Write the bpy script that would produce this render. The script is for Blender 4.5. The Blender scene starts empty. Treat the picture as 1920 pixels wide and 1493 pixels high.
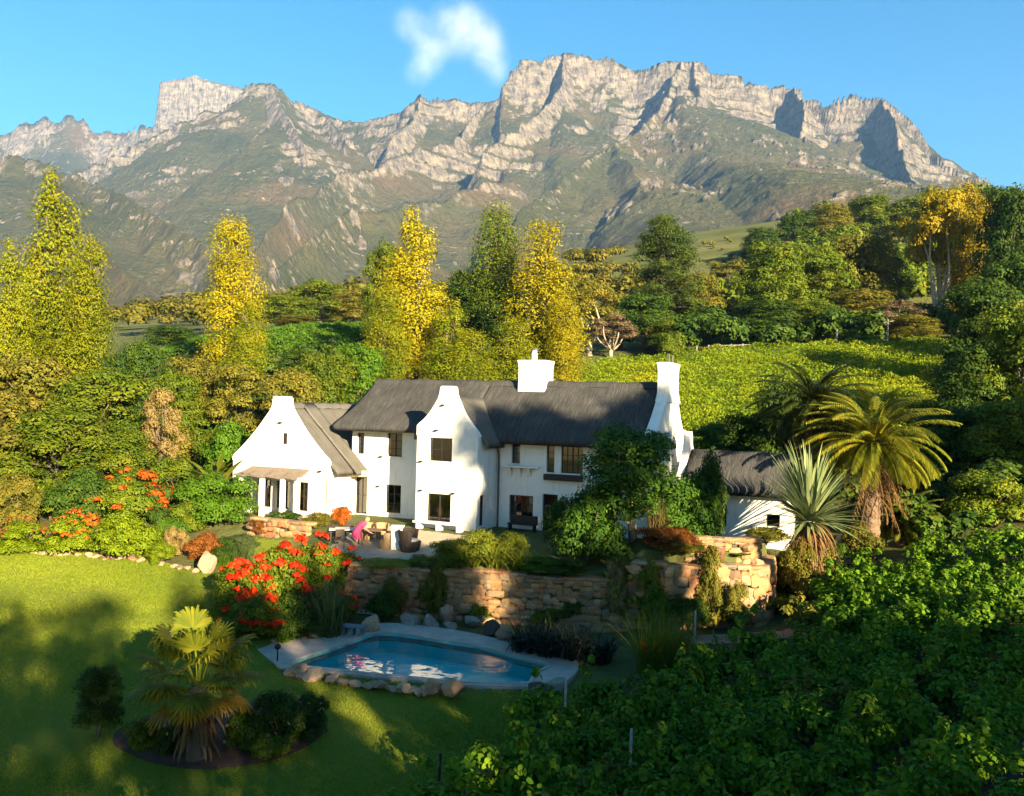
import bpy, bmesh, math, random
import numpy as np
from math import sin, cos, tan, radians, pi, sqrt, exp, atan2
from mathutils import Vector, Matrix
from mathutils.geometry import tessellate_polygon

scene = bpy.context.scene
COL = scene.collection

# ------------------------------------------------------------------ camera
FPX = 1600.0            # focal length in photo pixels (photo 1920 wide)
CZ = 6.5                # eye height above the house floor
ROLL = radians(1.5)
HOR = 765.0             # horizon row of the photo at its middle
cam_d = bpy.data.cameras.new('camera')
cam = bpy.data.objects.new('camera', cam_d)
COL.objects.link(cam)
cam.location = (0, 0, CZ)
cam.rotation_euler = (Matrix.Rotation(-ROLL, 3, 'Y') @ Matrix.Rotation(radians(90), 3, 'X')).to_euler()
cam_d.sensor_width = 36.0
cam_d.lens = 36.0 * FPX / 1920.0
cam_d.shift_y = (HOR - 746.5) / 1920.0
cam_d.clip_start = 0.2
cam_d.clip_end = 60000.0
scene.camera = cam

# ------------------------------------------------------------------ light
SUN_EL = radians(16.5)
SUN_H = Vector((0.485, -0.875, 0)).normalized()       # horizontal direction towards the sun
SUN_DIR = SUN_H * cos(SUN_EL) + Vector((0, 0, sin(SUN_EL)))
sun_d = bpy.data.lights.new('sun', 'SUN')
sun_d.energy = 5.0
sun_d.angle = radians(0.5)
sun_d.color = (1.0, 0.83, 0.55)
sun = bpy.data.objects.new('sun', sun_d)
COL.objects.link(sun)
sun.rotation_euler = SUN_DIR.to_track_quat('Z', 'Y').to_euler()
sun.location = (20, -60, 60)

world = bpy.data.worlds.new('World')
scene.world = world
world.use_nodes = True
wn = world.node_tree
for n in list(wn.nodes):
    wn.nodes.remove(n)
w_out = wn.nodes.new('ShaderNodeOutputWorld')
w_bg = wn.nodes.new('ShaderNodeBackground')
w_sky = wn.nodes.new('ShaderNodeTexSky')
w_sky.sky_type = 'NISHITA'
w_sky.sun_disc = False
w_sky.sun_elevation = SUN_EL
w_sky.sun_rotation = atan2(SUN_H.x, SUN_H.y)
w_sky.altitude = 200
w_sky.air_density = 1.0
w_sky.dust_density = 0.3
w_sky.ozone_density = 2.0
w_hsv = wn.nodes.new('ShaderNodeHueSaturation')
w_hsv.inputs['Saturation'].default_value = 1.42
w_hsv.inputs['Hue'].default_value = 0.49
wn.links.new(w_sky.outputs[0], w_hsv.inputs['Color'])
wn.links.new(w_hsv.outputs[0], w_bg.inputs['Color'])
w_bg.inputs['Strength'].default_value = 0.050
wn.links.new(w_bg.outputs[0], w_out.inputs['Surface'])

scene.view_settings.view_transform = 'Standard'
scene.view_settings.look = 'None'
scene.view_settings.gamma = 1.0
scene.view_settings.exposure = 2.25
scene.cycles.max_bounces = 6
scene.cycles.diffuse_bounces = 2
scene.cycles.glossy_bounces = 3
scene.cycles.transparent_max_bounces = 12
scene.cycles.transmission_bounces = 4
scene.cycles.volume_bounces = 0
scene.cycles.use_denoising = True

RNG = np.random.default_rng(7)
random.seed(7)

# ------------------------------------------------------------------ picture <-> place
_c, _s = cos(ROLL), sin(ROLL)
def ray(px, py):
    u = (px - 960.0) / FPX; v = (py - HOR) / FPX
    return u * _c + v * _s, u * _s - v * _c
def P(px, py, D):
    X, Z = ray(px, py)
    return Vector((X * D, D, CZ + Z * D))
def Pz(px, py, z):
    X, Z = ray(px, py)
    D = (z - CZ) / Z
    return Vector((X * D, D, z))
def proj(x, y, z):
    X = x / y; Zd = -(z - CZ) / y
    return 960 + FPX * (X * _c - Zd * _s), HOR + FPX * (X * _s + Zd * _c)

# ------------------------------------------------------------------ noise (numpy)
def _hash(ix, iy, seed):
    h = (ix.astype(np.int64) * 374761393 + iy.astype(np.int64) * 668265263 + seed * 974634777) & 0xffffffff
    h = ((h ^ (h >> 13)) * 1274126177) & 0xffffffff
    h = (h ^ (h >> 16)) & 0xffffffff
    return (h.astype(np.float64) / 4294967295.0).astype(np.float32)
def vnoise(x, y, seed=0):
    ix = np.floor(x); iy = np.floor(y)
    fx = x - ix; fy = y - iy
    fx = fx * fx * (3 - 2 * fx); fy = fy * fy * (3 - 2 * fy)
    a = _hash(ix, iy, seed); b = _hash(ix + 1, iy, seed)
    c = _hash(ix, iy + 1, seed); d = _hash(ix + 1, iy + 1, seed)
    return (a * (1 - fx) + b * fx) * (1 - fy) + (c * (1 - fx) + d * fx) * fy
def fbm(x, y, octaves=4, seed=0):
    t = 0.0; amp = 0.5; tot = 0.0
    for o in range(octaves):
        t = t + amp * vnoise(x, y, seed + o * 17); tot += amp
        amp *= 0.5; x = x * 2.03 + 11.3; y = y * 2.03 - 7.7
    return t / tot

# ------------------------------------------------------------------ mesh helpers
def tag(o, label=None, cat=None, group=None, kind=None):
    if label: o['label'] = label
    if cat: o['category'] = cat
    if group: o['group'] = group
    if kind: o['kind'] = kind
    return o
def thing(name, label, cat, loc=(0, 0, 0), rz=0.0, group=None):
    o = bpy.data.objects.new(name, None)
    o.empty_display_size = 0.3
    COL.objects.link(o)
    o.location = loc; o.rotation_euler = (0, 0, rz)
    return tag(o, label, cat, group)
def link_mesh(name, me, parent=None):
    o = bpy.data.objects.new(name, me)
    COL.objects.link(o)
    if parent is not None: o.parent = parent
    return o
def np_mesh(name, verts, faces_flat, counts, mats, smooth=False, matidx=None):
    me = bpy.data.meshes.new(name)
    nv = len(verts); nl = len(faces_flat); nf = len(counts)
    me.vertices.add(nv)
    me.vertices.foreach_set('co', np.ascontiguousarray(verts, dtype=np.float32).ravel())
    me.loops.add(nl)
    me.loops.foreach_set('vertex_index', np.ascontiguousarray(faces_flat, dtype=np.int32))
    me.polygons.add(nf)
    starts = np.zeros(nf, dtype=np.int32); starts[1:] = np.cumsum(counts)[:-1]
    me.polygons.foreach_set('loop_start', starts)
    me.polygons.foreach_set('loop_total', np.asarray(counts, dtype=np.int32))
    if matidx is not None: me.polygons.foreach_set('material_index', np.asarray(matidx, dtype=np.int32))
    if smooth: me.polygons.foreach_set('use_smooth', np.ones(nf, dtype=bool))
    for m in (mats if isinstance(mats, (list, tuple)) else [mats]): me.materials.append(m)
    me.update(calc_edges=True)
    me.validate()
    return me

class MB:
    """collects verts and faces, then links ONE mesh"""
    def __init__(s):
        s.v = []; s.f = []; s.m = []
    def add(s, verts, faces, mi=0):
        b = len(s.v)
        s.v.extend([tuple(p) for p in verts])
        s.f.extend([tuple(i + b for i in f) for f in faces]); s.m.extend([mi] * len(faces))
    def box(s, x0, x1, y0, y1, z0, z1, mi=0, M=None):
        vs = [Vector((x, y, z)) for z in (z0, z1) for x, y in ((x0, y0), (x1, y0), (x1, y1), (x0, y1))]
        if M is not None: vs = [M @ p for p in vs]
        s.add(vs, [(3, 2, 1, 0), (4, 5, 6, 7), (0, 1, 5, 4), (1, 2, 6, 5), (2, 3, 7, 6), (3, 0, 4, 7)], mi)
    def bbox(s, x0, x1, y0, y1, z0, z1, r=0.03, mi=0, M=None):
        """box with chamfered edges"""
        bm = bmesh.new()
        bmesh.ops.create_cube(bm, size=1)
        for p in bm.verts:
            p.co = Vector(((x0 + x1) / 2 + p.co.x * (x1 - x0), (y0 + y1) / 2 + p.co.y * (y1 - y0), (z0 + z1) / 2 + p.co.z * (z1 - z0)))
        bmesh.ops.bevel(bm, geom=list(bm.edges), offset=r, segments=2, affect='EDGES', profile=0.5)
        s.addbm(bm, mi, M); bm.free()
    def addbm(s, bm, mi=0, M=None):
        bm.verts.index_update()
        vs = [(M @ p.co if M is not None else p.co.copy()) for p in bm.verts]
        s.add(vs, [[q.index for q in f.verts] for f in bm.faces], mi)
    def tube(s, pts, rad, n=8, mi=0, cap=True):
        pts = [Vector(p) for p in pts]
        if not isinstance(rad, (list, tuple)): rad = [rad] * len(pts)
        vs = []; fs = []
        up = Vector((0.13, 0.31, 1)).normalized()
        for i, p in enumerate(pts):
            t = (pts[min(i + 1, len(pts) - 1)] - pts[max(i - 1, 0)])
            if t.length < 1e-9: t = Vector((0, 0, 1))
            t.normalize()
            a = t.cross(up)
            if a.length < 0.05: a = t.cross(Vector((1, 0, 0)))
            a.normalize(); b = t.cross(a)
            for k in range(n):
                w = 2 * pi * k / n
                vs.append(p + (a * cos(w) + b * sin(w)) * rad[i])
        for i in range(len(pts) - 1):
            for k in range(n):
                fs.append((i * n + k, i * n + (k + 1) % n, (i + 1) * n + (k + 1) % n, (i + 1) * n + k))
        if cap:
            fs.append(tuple(range(n - 1, -1, -1))); fs.append(tuple(range((len(pts) - 1) * n, len(pts) * n)))
        s.add(vs, fs, mi)
    def lathe(s, prof, n=16, mi=0, M=None, cap=True):
        vs = []; fs = []
        for r, z in prof:
            for k in range(n):
                w = 2 * pi * k / n
                p = Vector((r * cos(w), r * sin(w), z))
                vs.append(M @ p if M is not None else p)
        for i in range(len(prof) - 1):
            for k in range(n):
                fs.append((i * n + k, i * n + (k + 1) % n, (i + 1) * n + (k + 1) % n, (i + 1) * n + k))
        if cap:
            fs.append(tuple(range(n - 1, -1, -1))); fs.append(tuple(range((len(prof) - 1) * n, len(prof) * n)))
        s.add(vs, fs, mi)
    def prism(s, poly, fn, t0, t1, mi=0):
        """extrude a 2D polygon: fn(u, v, t) -> point"""
        n = len(poly)
        vs = [fn(u, v, t0) for u, v in poly] + [fn(u, v, t1) for u, v in poly]
        tris = tessellate_polygon([[Vector((u, v, 0)) for u, v in poly]])
        fs = [tuple(t) for t in tris] + [tuple(i + n for i in reversed(t)) for t in tris]
        fs += [(i, (i + 1) % n, n + (i + 1) % n, n + i) for i in range(n)]
        s.add(vs, fs, mi)
    def build(s, name, mats, parent=None, smooth=False, fixn=True):
        if not isinstance(mats, (list, tuple)): mats = [mats]
        me = bpy.data.meshes.new(name)
        me.from_pydata([tuple(p) for p in s.v], [], s.f)
        for m in mats: me.materials.append(m)
        if len(mats) > 1: me.polygons.foreach_set('material_index', s.m)
        if fixn:
            bm = bmesh.new(); bm.from_mesh(me)
            bmesh.ops.recalc_face_normals(bm, faces=list(bm.faces))
            bm.to_mesh(me); bm.free()
        if smooth: me.polygons.foreach_set('use_smooth', [True] * len(me.polygons))
        me.update()
        return link_mesh(name, me, parent)

def smoothstep(a, b, x):
    t = np.clip((x - a) / (b - a), 0, 1)
    return t * t * (3 - 2 * t)
def in_poly(x, y, poly):
    r = np.zeros(np.shape(x), dtype=bool)
    n = len(poly)
    for i in range(n):
        x0, y0 = poly[i]; x1, y1 = poly[(i + 1) % n]
        if y0 == y1: continue
        c = ((y0 > y) != (y1 > y)) & (x < (x1 - x0) * (y - y0) / (y1 - y0) + x0)
        r ^= c
    return r
def poly_dist(x, y, poly, closed=True):
    d = np.full(np.shape(x), 1e9)
    n = len(poly)
    for i in range(n if closed else n - 1):
        x0, y0 = poly[i]; x1, y1 = poly[(i + 1) % n]
        dx, dy = x1 - x0, y1 - y0
        t = np.clip(((x - x0) * dx + (y - y0) * dy) / (dx * dx + dy * dy + 1e-9), 0, 1)
        d = np.minimum(d, np.hypot(x - x0 - t * dx, y - y0 - t * dy))
    return d
def catmull(pts, n=6, closed=False):
    pts = [Vector(p) for p in pts]; out = []
    m = len(pts)
    for i in range(m if closed else m - 1):
        p1 = pts[i]; p2 = pts[(i + 1) % m]
        p0 = pts[i - 1] if (closed or i > 0) else p1
        p3 = pts[(i + 2) % m] if (closed or i + 2 < m) else p2
        for k in range(n):
            t = k / n
            out.append(0.5 * (2 * p1 + (p2 - p0) * t + (2 * p0 - 5 * p1 + 4 * p2 - p3) * t * t + (3 * p1 - p0 - 3 * p2 + p3) * t ** 3))
    if not closed: out.append(pts[-1])
    return out

# ------------------------------------------------------------------ materials
def new_mat(name):
    m = bpy.data.materials.new(name); m.use_nodes = True
    nt = m.node_tree
    for n in list(nt.nodes): nt.nodes.remove(n)
    out = nt.nodes.new('ShaderNodeOutputMaterial')
    return m, nt, out
def N(nt, t, **kw):
    n = nt.nodes.new(t)
    for k, v in kw.items():
        if k.startswith('i_'):
            key = k[2:].replace('_', ' ')
            n.inputs[key].default_value = v
        else: setattr(n, k, v)
    return n
def ramp(nt, stops, interp='LINEAR'):
    r = nt.nodes.new('ShaderNodeValToRGB')
    r.color_ramp.interpolation = interp
    e = r.color_ramp.elements
    while len(e) < len(stops): e.new(0.5)
    for i, (p, c) in enumerate(stops):
        e[i].position = p; e[i].color = (c[0], c[1], c[2], 1)
    return r
def mixc(nt, a, b, fac, blend='MIX'):
    m = nt.nodes.new('ShaderNodeMix'); m.data_type = 'RGBA'; m.blend_type = blend
    for sock, v in ((m.inputs['Factor'], fac), (m.inputs['A'], a), (m.inputs['B'], b)):
        if hasattr(v, 'is_linked') or hasattr(v, 'links'): nt.links.new(v, sock)
        elif isinstance(v, (int, float)): sock.default_value = v
        else: sock.default_value = (v[0], v[1], v[2], 1)
    return m.outputs['Result']
def plain(name, c1, c2=None, scale=3.0, rough=0.7, bump=0.0, bscale=None, spec=0.3, metal=0.0, coord='Object', stretch=None):
    """two-tone noisy surface with an optional bump"""
    m, nt, out = new_mat(name)
    p = N(nt, 'ShaderNodeBsdfPrincipled', i_Roughness=rough, i_Metallic=metal)
    p.inputs['Specular IOR Level'].default_value = spec
    tc = N(nt, 'ShaderNodeTexCoord')
    src = tc.outputs[coord]
    if stretch:
        mp = N(nt, 'ShaderNodeMapping'); mp.inputs['Scale'].default_value = stretch
        nt.links.new(src, mp.inputs['Vector']); src = mp.outputs[0]
    no = N(nt, 'ShaderNodeTexNoise', i_Scale=scale, i_Detail=6.0, i_Roughness=0.6)
    nt.links.new(src, no.inputs['Vector'])
    c2 = c2 or tuple(x * 0.75 for x in c1)
    r = ramp(nt, [(0.3, c2), (0.7, c1)])
    nt.links.new(no.outputs['Fac'], r.inputs[0])
    nt.links.new(r.outputs[0], p.inputs['Base Color'])
    if bump:
        n2 = N(nt, 'ShaderNodeTexNoise', i_Scale=bscale or scale * 4, i_Detail=6.0)
        nt.links.new(src, n2.inputs['Vector'])
        b = N(nt, 'ShaderNodeBump', i_Strength=bump, i_Distance=0.05)
        nt.links.new(n2.outputs['Fac'], b.inputs['Height'])
        nt.links.new(b.outputs[0], p.inputs['Normal'])
    nt.links.new(p.outputs[0], out.inputs['Surface'])
    return m
def leaf_mat(name, cols, trans=0.3, nscale=0.35, rough=0.55, tint=None):
    """leaves: colour varies leaf by leaf, clump by clump and plant by plant"""
    m, nt, out = new_mat(name)
    g = N(nt, 'ShaderNodeNewGeometry')
    tc = N(nt, 'ShaderNodeTexCoord')
    oi = N(nt, 'ShaderNodeObjectInfo')
    no = N(nt, 'ShaderNodeTexNoise', i_Scale=nscale, i_Detail=3.0)
    nt.links.new(tc.outputs['Object'], no.inputs['Vector'])
    ad = N(nt, 'ShaderNodeMath', operation='MULTIPLY_ADD')
    nt.links.new(g.outputs['Random Per Island'], ad.inputs[0]); ad.inputs[1].default_value = 0.45
    m2 = N(nt, 'ShaderNodeMath', operation='MULTIPLY_ADD')
    nt.links.new(no.outputs['Fac'], m2.inputs[0]); m2.inputs[1].default_value = 1.3; m2.inputs[2].default_value = -0.38
    nt.links.new(m2.outputs[0], ad.inputs[2])
    k = len(cols)
    r = ramp(nt, [(0.08 + 0.84 * i / max(1, k - 1), c) for i, c in enumerate(cols)])
    nt.links.new(ad.outputs[0], r.inputs[0])
    hs = N(nt, 'ShaderNodeHueSaturation')
    mr = N(nt, 'ShaderNodeMapRange'); mr.inputs['To Min'].default_value = 0.85; mr.inputs['To Max'].default_value = 1.15
    nt.links.new(oi.outputs['Random'], mr.inputs['Value'])
    nt.links.new(mr.outputs[0], hs.inputs['Value'])
    nt.links.new(r.outputs[0], hs.inputs['Color'])
    p = N(nt, 'ShaderNodeBsdfPrincipled', i_Roughness=rough)
    p.inputs['Specular IOR Level'].default_value = 0.10
    tr = N(nt, 'ShaderNodeBsdfTranslucent')
    nt.links.new(hs.outputs[0], p.inputs['Base Color'])
    nt.links.new(hs.outputs[0], tr.inputs['Color'])
    mx = N(nt, 'ShaderNodeMixShader'); mx.inputs[0].default_value = trans
    nt.links.new(p.outputs[0], mx.inputs[1]); nt.links.new(tr.outputs[0], mx.inputs[2])
    nt.links.new(mx.outputs[0], out.inputs['Surface'])
    return m

# leaf palettes (dark -> light)
L_POPLAR = leaf_mat('leaf_poplar_gold', [(0.09, 0.09, 0.004), (0.22, 0.195, 0.005), (0.3, 0.25, 0.006), (0.36, 0.25, 0.007)], .35)
L_POPLAR_G = leaf_mat('leaf_poplar_green', [(0.05, 0.08, 0.004), (0.12, 0.15, 0.005), (0.21, 0.21, 0.006), (0.28, 0.23, 0.007)], .35)
L_GREENPOP = leaf_mat('leaf_poplar_deep_green', [(0.028, 0.0595, 0.0056), (0.063, 0.105, 0.007), (0.112, 0.14, 0.0084), (0.196, 0.182, 0.0084)], .35)
L_OAK = leaf_mat('leaf_mid_green', [(0.026, 0.055, 0.004), (0.065, 0.105, 0.006), (0.12, 0.15, 0.009), (0.18, 0.175, 0.011)], .3)
L_OLIVE = leaf_mat('leaf_olive_brown', [(0.05, 0.06, 0.008), (0.1, 0.1, 0.011), (0.16, 0.14, 0.016), (0.21, 0.15, 0.022)], .3)
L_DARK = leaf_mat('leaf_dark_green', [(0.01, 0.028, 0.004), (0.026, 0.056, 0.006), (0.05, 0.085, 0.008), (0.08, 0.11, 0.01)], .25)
L_PINE = leaf_mat('leaf_pine', [(0.02, 0.04, 0.0064), (0.044, 0.068, 0.008), (0.076, 0.096, 0.0112)], .2)
L_GOLD = leaf_mat('leaf_old_gold', [(0.13, 0.1, 0.006), (0.23, 0.175, 0.007), (0.31, 0.23, 0.008), (0.27, 0.18, 0.009)], .35)
L_GREY = leaf_mat('leaf_bare_brown', [(0.07, 0.049, 0.0245), (0.119, 0.084, 0.042), (0.168, 0.126, 0.07)], .2)
L_HEDGE = leaf_mat('leaf_hedge_lime', [(0.07, 0.115, 0.004), (0.15, 0.205, 0.006), (0.24, 0.28, 0.008)], .35, 0.8)
L_BRIGHT = leaf_mat('leaf_bright_green', [(0.035, 0.091, 0.0056), (0.07, 0.147, 0.0084), (0.126, 0.203, 0.014)], .4, 0.8)
L_VINE = leaf_mat('leaf_vine', [(0.022, 0.066, 0.004), (0.062, 0.14, 0.006), (0.13, 0.22, 0.009), (0.21, 0.26, 0.012)], .35, 0.9)
L_VINEHILL = leaf_mat('leaf_vine_hill', [(0.06, 0.105, 0.005), (0.12, 0.18, 0.006), (0.2, 0.24, 0.008), (0.28, 0.27, 0.009)], .35, 0.12)
L_GARDEN = leaf_mat('leaf_garden_tree', [(0.012, 0.04, 0.0064), (0.028, 0.072, 0.008), (0.056, 0.12, 0.0096), (0.088, 0.152, 0.0112)], .35, 0.6)
L_RED = leaf_mat('blossom_red', [(0.42, 0.012, 0.004), (0.62, 0.03, 0.006), (0.68, 0.085, 0.01)], .35, 1.5)
L_ORANGE = leaf_mat('blossom_orange', [(0.28, 0.048, 0.0064), (0.4, 0.096, 0.0096), (0.44, 0.152, 0.016)], .35, 1.2)
L_RUST = leaf_mat('leaf_rust', [(0.112, 0.035, 0.0105), (0.21, 0.07, 0.014), (0.252, 0.112, 0.021)], .3, 1.2)
L_STRAW = leaf_mat('leaf_straw', [(0.14, 0.098, 0.028), (0.224, 0.154, 0.049), (0.28, 0.21, 0.077)], .3, 1.0)
L_REED = leaf_mat('leaf_reed', [(0.035, 0.056, 0.014), (0.07, 0.098, 0.028), (0.126, 0.14, 0.056)], .3, 1.5)
L_DARKREED = leaf_mat('leaf_dark_reed', [(0.0056, 0.0084, 0.0056), (0.0126, 0.0196, 0.0126), (0.07, 0.077, 0.056)], .15, 1.5)
L_SWORD = leaf_mat('leaf_sword', [(0.07, 0.1, 0.03), (0.17, 0.21, 0.08), (0.3, 0.33, 0.16)], .25, 0.8)
L_LILY = leaf_mat('leaf_yellow_green', [(0.07, 0.098, 0.0084), (0.14, 0.168, 0.014), (0.238, 0.224, 0.021)], .4, 0.9)
L_PALM = leaf_mat('leaf_palm', [(0.05, 0.07, 0.006), (0.12, 0.14, 0.01), (0.22, 0.21, 0.014), (0.32, 0.24, 0.02)], .3, 0.6)
L_PALMD = leaf_mat('leaf_palm_dark', [(0.014, 0.0245, 0.0056), (0.035, 0.049, 0.0084), (0.063, 0.07, 0.0112)], .3, 0.6)
L_FAN = leaf_mat('leaf_fan_green', [(0.06, 0.085, 0.008), (0.14, 0.155, 0.012), (0.26, 0.22, 0.015)], .35, 0.9)
L_FANY = leaf_mat('leaf_fan_yellow', [(0.2, 0.11, 0.008), (0.36, 0.21, 0.011), (0.44, 0.22, 0.015)], .35, 0.9)
L_DRY = leaf_mat('leaf_dry_frond', [(0.098, 0.049, 0.0175), (0.182, 0.098, 0.035), (0.252, 0.154, 0.063)], .2, 1.2)
M_BARK = plain('bark', (.13, .10, .075), (.06, .045, .03), 6, .9, .6, 18, stretch=(1, 1, .25))
M_BARKPALE = plain('bark_pale', (.42, .34, .24), (.22, .17, .11), 4, .85, .4, 14, stretch=(1, 1, .3))
M_STEM = plain('stem', (.10, .08, .04), (.05, .04, .02), 8, .9)
M_SOIL = plain('soil', (.085, .042, .026), (.035, .02, .014), 2.5, .95, .8, 14)
# ================================================================== LAND
YAW = radians(24)
HD = Vector((cos(YAW), -sin(YAW), 0)); HB = Vector((sin(YAW), cos(YAW), 0))
HO = P(778, 985, 46); HO.z = 0.0
def H2W(s, t, z=0.0): return HO + HD * s + HB * t + Vector((0, 0, z))
def W2H(x, y):
    dx = x - HO.x; dy = y - HO.y
    return dx * HD.x + dy * HD.y, dx * HB.x + dy * HB.y

POOL = [(545,1243),(575,1231),(620,1217),(660,1203),(690,1191),(722,1187),(765,1191),(830,1201),(900,1213),(965,1230),(1027,1246),
        (1008,1258),(996,1270),(985,1281),(930,1281),(860,1278),(790,1271),(700,1263),(620,1254),(565,1249)]
DECK_Z = -2.30
POOL_W = [tuple(Pz(px, py, DECK_Z)[:2]) for px, py in POOL]
DECK = [(470,1206),(500,1201),(560,1200),(610,1194),(650,1183),(690,1172),(730,1168),(800,1174),(870,1184),(930,1197),(1000,1213),(1070,1232),
        (1085,1250),(1068,1272),(1040,1290),(1000,1290),(985,1286),(930,1286),(860,1283),(790,1276),(700,1268),(620,1259),(560,1255),(525,1250),(512,1240),(490,1224)]
DECK_W = [tuple(Pz(px, py, DECK_Z)[:2]) for px, py in DECK]

CTRL = [
 # lawn
 (-9,16,-2.8),(-7,21,-2.65),(-3,21,-2.7),(1,20,-2.7),(-12,25,-2.4),(-3,25.5,-2.52),(-8,27,-2.45),(-18,28,-2.1),(-12,32,-1.95),(-20,34,-1.5),
 (-19,40,-.95),(-24,41,-.85),(-30,42,-.7),(-14,38,-1.25),(-10.5,36,-1.9),(-30,30,-1.7),(-25,20,-2.3),(-40,35,-1.0),
 # pool floor level
 (-8,30,-2.40),(-5,32,-2.40),(0,28,-2.42),(-2,31.5,-2.40),(2,29,-2.42),(3,32,-2.40),(-4,35.5,-2.55),(0,35,-2.55),(4,34,-2.5),(-8,34.5,-2.3),(-5,27.5,-2.45),(0,26,-2.5),
 # vineyard to the right
 (2,14,-2.5),(4,16,-2.3),(8.6,14,-1.3),(14,20,-.9),(21,36,.7),(13,36,-1.6),(8,34.3,-2.1),(18,28,0),(13,28,-1.0),(8,26,-1.9),(4.5,26,-2.45),(26,25,1.3),(32,40,2.4),(12,34,-1.9),
 # behind the viewpoint
 (0,4,-2.9),(0,-12,-2.5),(30,-10,0),(-30,-10,-2.5),(0,-60,-2),(60,-40,3),(-60,-40,-2),
 # left of the house and the garden edge
 (-18,47,-.5),(-27,50,-.2),(-40,50,0),(-14,56,.4),(-30,62,1.5),(-50,60,1.5),(-60,75,3.5),(-40,74,3.2),(-22,70,2.6),(-80,100,5),(-100,60,2),
 # slope behind the house
 (0,60,1.4),(-10,62,1.4),(16,58,1.8),(30,52,2.2),(42,58,4.2),(60,62,6),(24,70,5.2),(45,74,8),(4,80,6.0),(0,95,10.2),(22,97,12.4),(45,97,13.8),(70,100,15),(-16,90,8),
 (-30,108,13),(-30,132,17.5),(-50,120,13),(60,132,21),(35,125,19),(10,125,16.5),(95,130,24),(120,90,16),(90,40,6),(-75,140,12),
 (95,220,52),(60,250,56),(30,250,50),(0,220,33),(-50,200,26),(-90,200,22),(-130,300,32),(-40,300,42),(60,350,78),(150,300,84),(130,200,52),
 (200,500,120),(0,500,85),(-200,500,52),(400,500,150),(-400,400,40),(300,200,70),(-300,200,15),(-200,100,5),(200,60,20),(0,700,100),(-350,650,70),(350,700,150)]
_ca = np.array(CTRL, dtype=np.float64)
def _phi(r): return np.sqrt(r * r + 9.0)
_K = _phi(np.hypot(_ca[:, None, 0] - _ca[None, :, 0], _ca[:, None, 1] - _ca[None, :, 1]))
_A = np.zeros((len(CTRL) + 3,) * 2); n_ = len(CTRL)
_A[:n_, :n_] = _K; _A[:n_, n_] = 1; _A[:n_, n_ + 1:] = _ca[:, :2]; _A[n_, :n_] = 1; _A[n_ + 1:, :n_] = _ca[:, :2].T
_W = np.linalg.solve(_A, np.concatenate([_ca[:, 2], [0, 0, 0]]))
def low(x, y):
    x = np.asarray(x, float); y = np.asarray(y, float)
    out = _W[n_] + _W[n_ + 1] * x + _W[n_ + 2] * y
    for i in range(n_): out = out + _W[i] * _phi(np.hypot(x - _ca[i, 0], y - _ca[i, 1]))
    return out
WALL_LINE = [(-10.4,40.6),(-8.6,38.4),(-6.6,36.95),(-3.4,36.45),(-.6,36.1),(1.6,35.55),(3.4,35.05),(5.2,34.75),(7.6,34.55),(9.6,34.3),(10.6,35.0),(11.2,36.6)]
TERR = WALL_LINE + [(13.5,39.0),(19,41.5),(26,44),(26,55),(12,60),(-8,61),(-21,57),(-21,48),(-14.5,44)]
def ground(x, y):
    x = np.asarray(x, float); y = np.asarray(y, float)
    lo = low(x, y)
    d = poly_dist(x, y, TERR); sd = np.where(in_poly(x, y, TERR), d, -d)
    k = 0.22 + 2.6 * smoothstep(-8.2, -10.5, x) + 2.2 * smoothstep(11.0, 13.0, x) + 2.5 * smoothstep(50, 54, y)
    w = smoothstep(-k * 0.1, k, sd - 0.12)
    t = (x - HO.x) * HB.x + (y - HO.y) * HB.y
    hi = -0.55 + 0.53 * smoothstep(-9.0, -3.0, t) + 0.1 * smoothstep(9, 14, t)
    hi = hi + 0.95 * smoothstep(4.6, 5.6, x) * smoothstep(12.5, 11.0, x) * smoothstep(39.5, 37.5, y)
    return lo * (1 - w) + hi * w
def gz(x, y): return float(ground(np.array([x]), np.array([y]))[0])
def G(px, py, D=None):
    """point on the ground seen at a picture position (marched along the sight line)"""
    X, Z = ray(px, py)
    ds = np.linspace(14, 400, 6000)
    g = ground(X * ds, ds); l = CZ + Z * ds
    i = np.argmax(l < g)
    return Vector((X * ds[i], ds[i], g[i]))
def atD(px, D):
    """ground point in a picture column at a depth"""
    X, Z = ray(px, 900)
    return Vector((X * D, D, gz(X * D, D)))

LAWN = [(-45,13),(-45,43.5),(-30,42.6),(-24,41.6),(-19,40.2),(-14.5,38.7),(-12,37.6),(-10.2,36.4),(-9.7,34.5),(-8.9,32.6),(-8.0,31.2),(-7.0,30.6),(-5,31),(0,30),(2.2,27.5),(3.6,25.5),(4,22),(3.5,13)]

def axis(lo, hi, fine0, fine1, step, grow=1.09):
    a = list(np.arange(fine0, fine1 + 1e-6, step))
    st = step; x = a[-1]
    while x < hi:
        st = min(st * grow, 14); x += st; a.append(x)
    st = step; x = a[0]; pre = []
    while x > lo:
        st = min(st * grow, 14); x -= st; pre.append(x)
    return np.array(pre[::-1] + a)
def grid_mesh(name, xs, ys, zf, mat, keep=None, smooth=True):
    X, Y = np.meshgrid(xs, ys)
    Z = zf(X, Y)
    v = np.stack([X, Y, Z], -1).reshape(-1, 3)
    nx, ny = len(xs), len(ys)
    i = np.arange(nx * ny).reshape(ny, nx)
    f = np.stack([i[:-1, :-1], i[:-1, 1:], i[1:, 1:], i[1:, :-1]], -1).reshape(-1, 4)
    if keep is not None:
        cx = v[f].mean(1)
        f = f[keep(cx[:, 0], cx[:, 1])]
        used = np.unique(f); re = np.full(len(v), -1); re[used] = np.arange(len(used)); v = v[used]; f = re[f]
    return np_mesh(name, v, f.ravel(), np.full(len(f), 4), mat, smooth)

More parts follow.
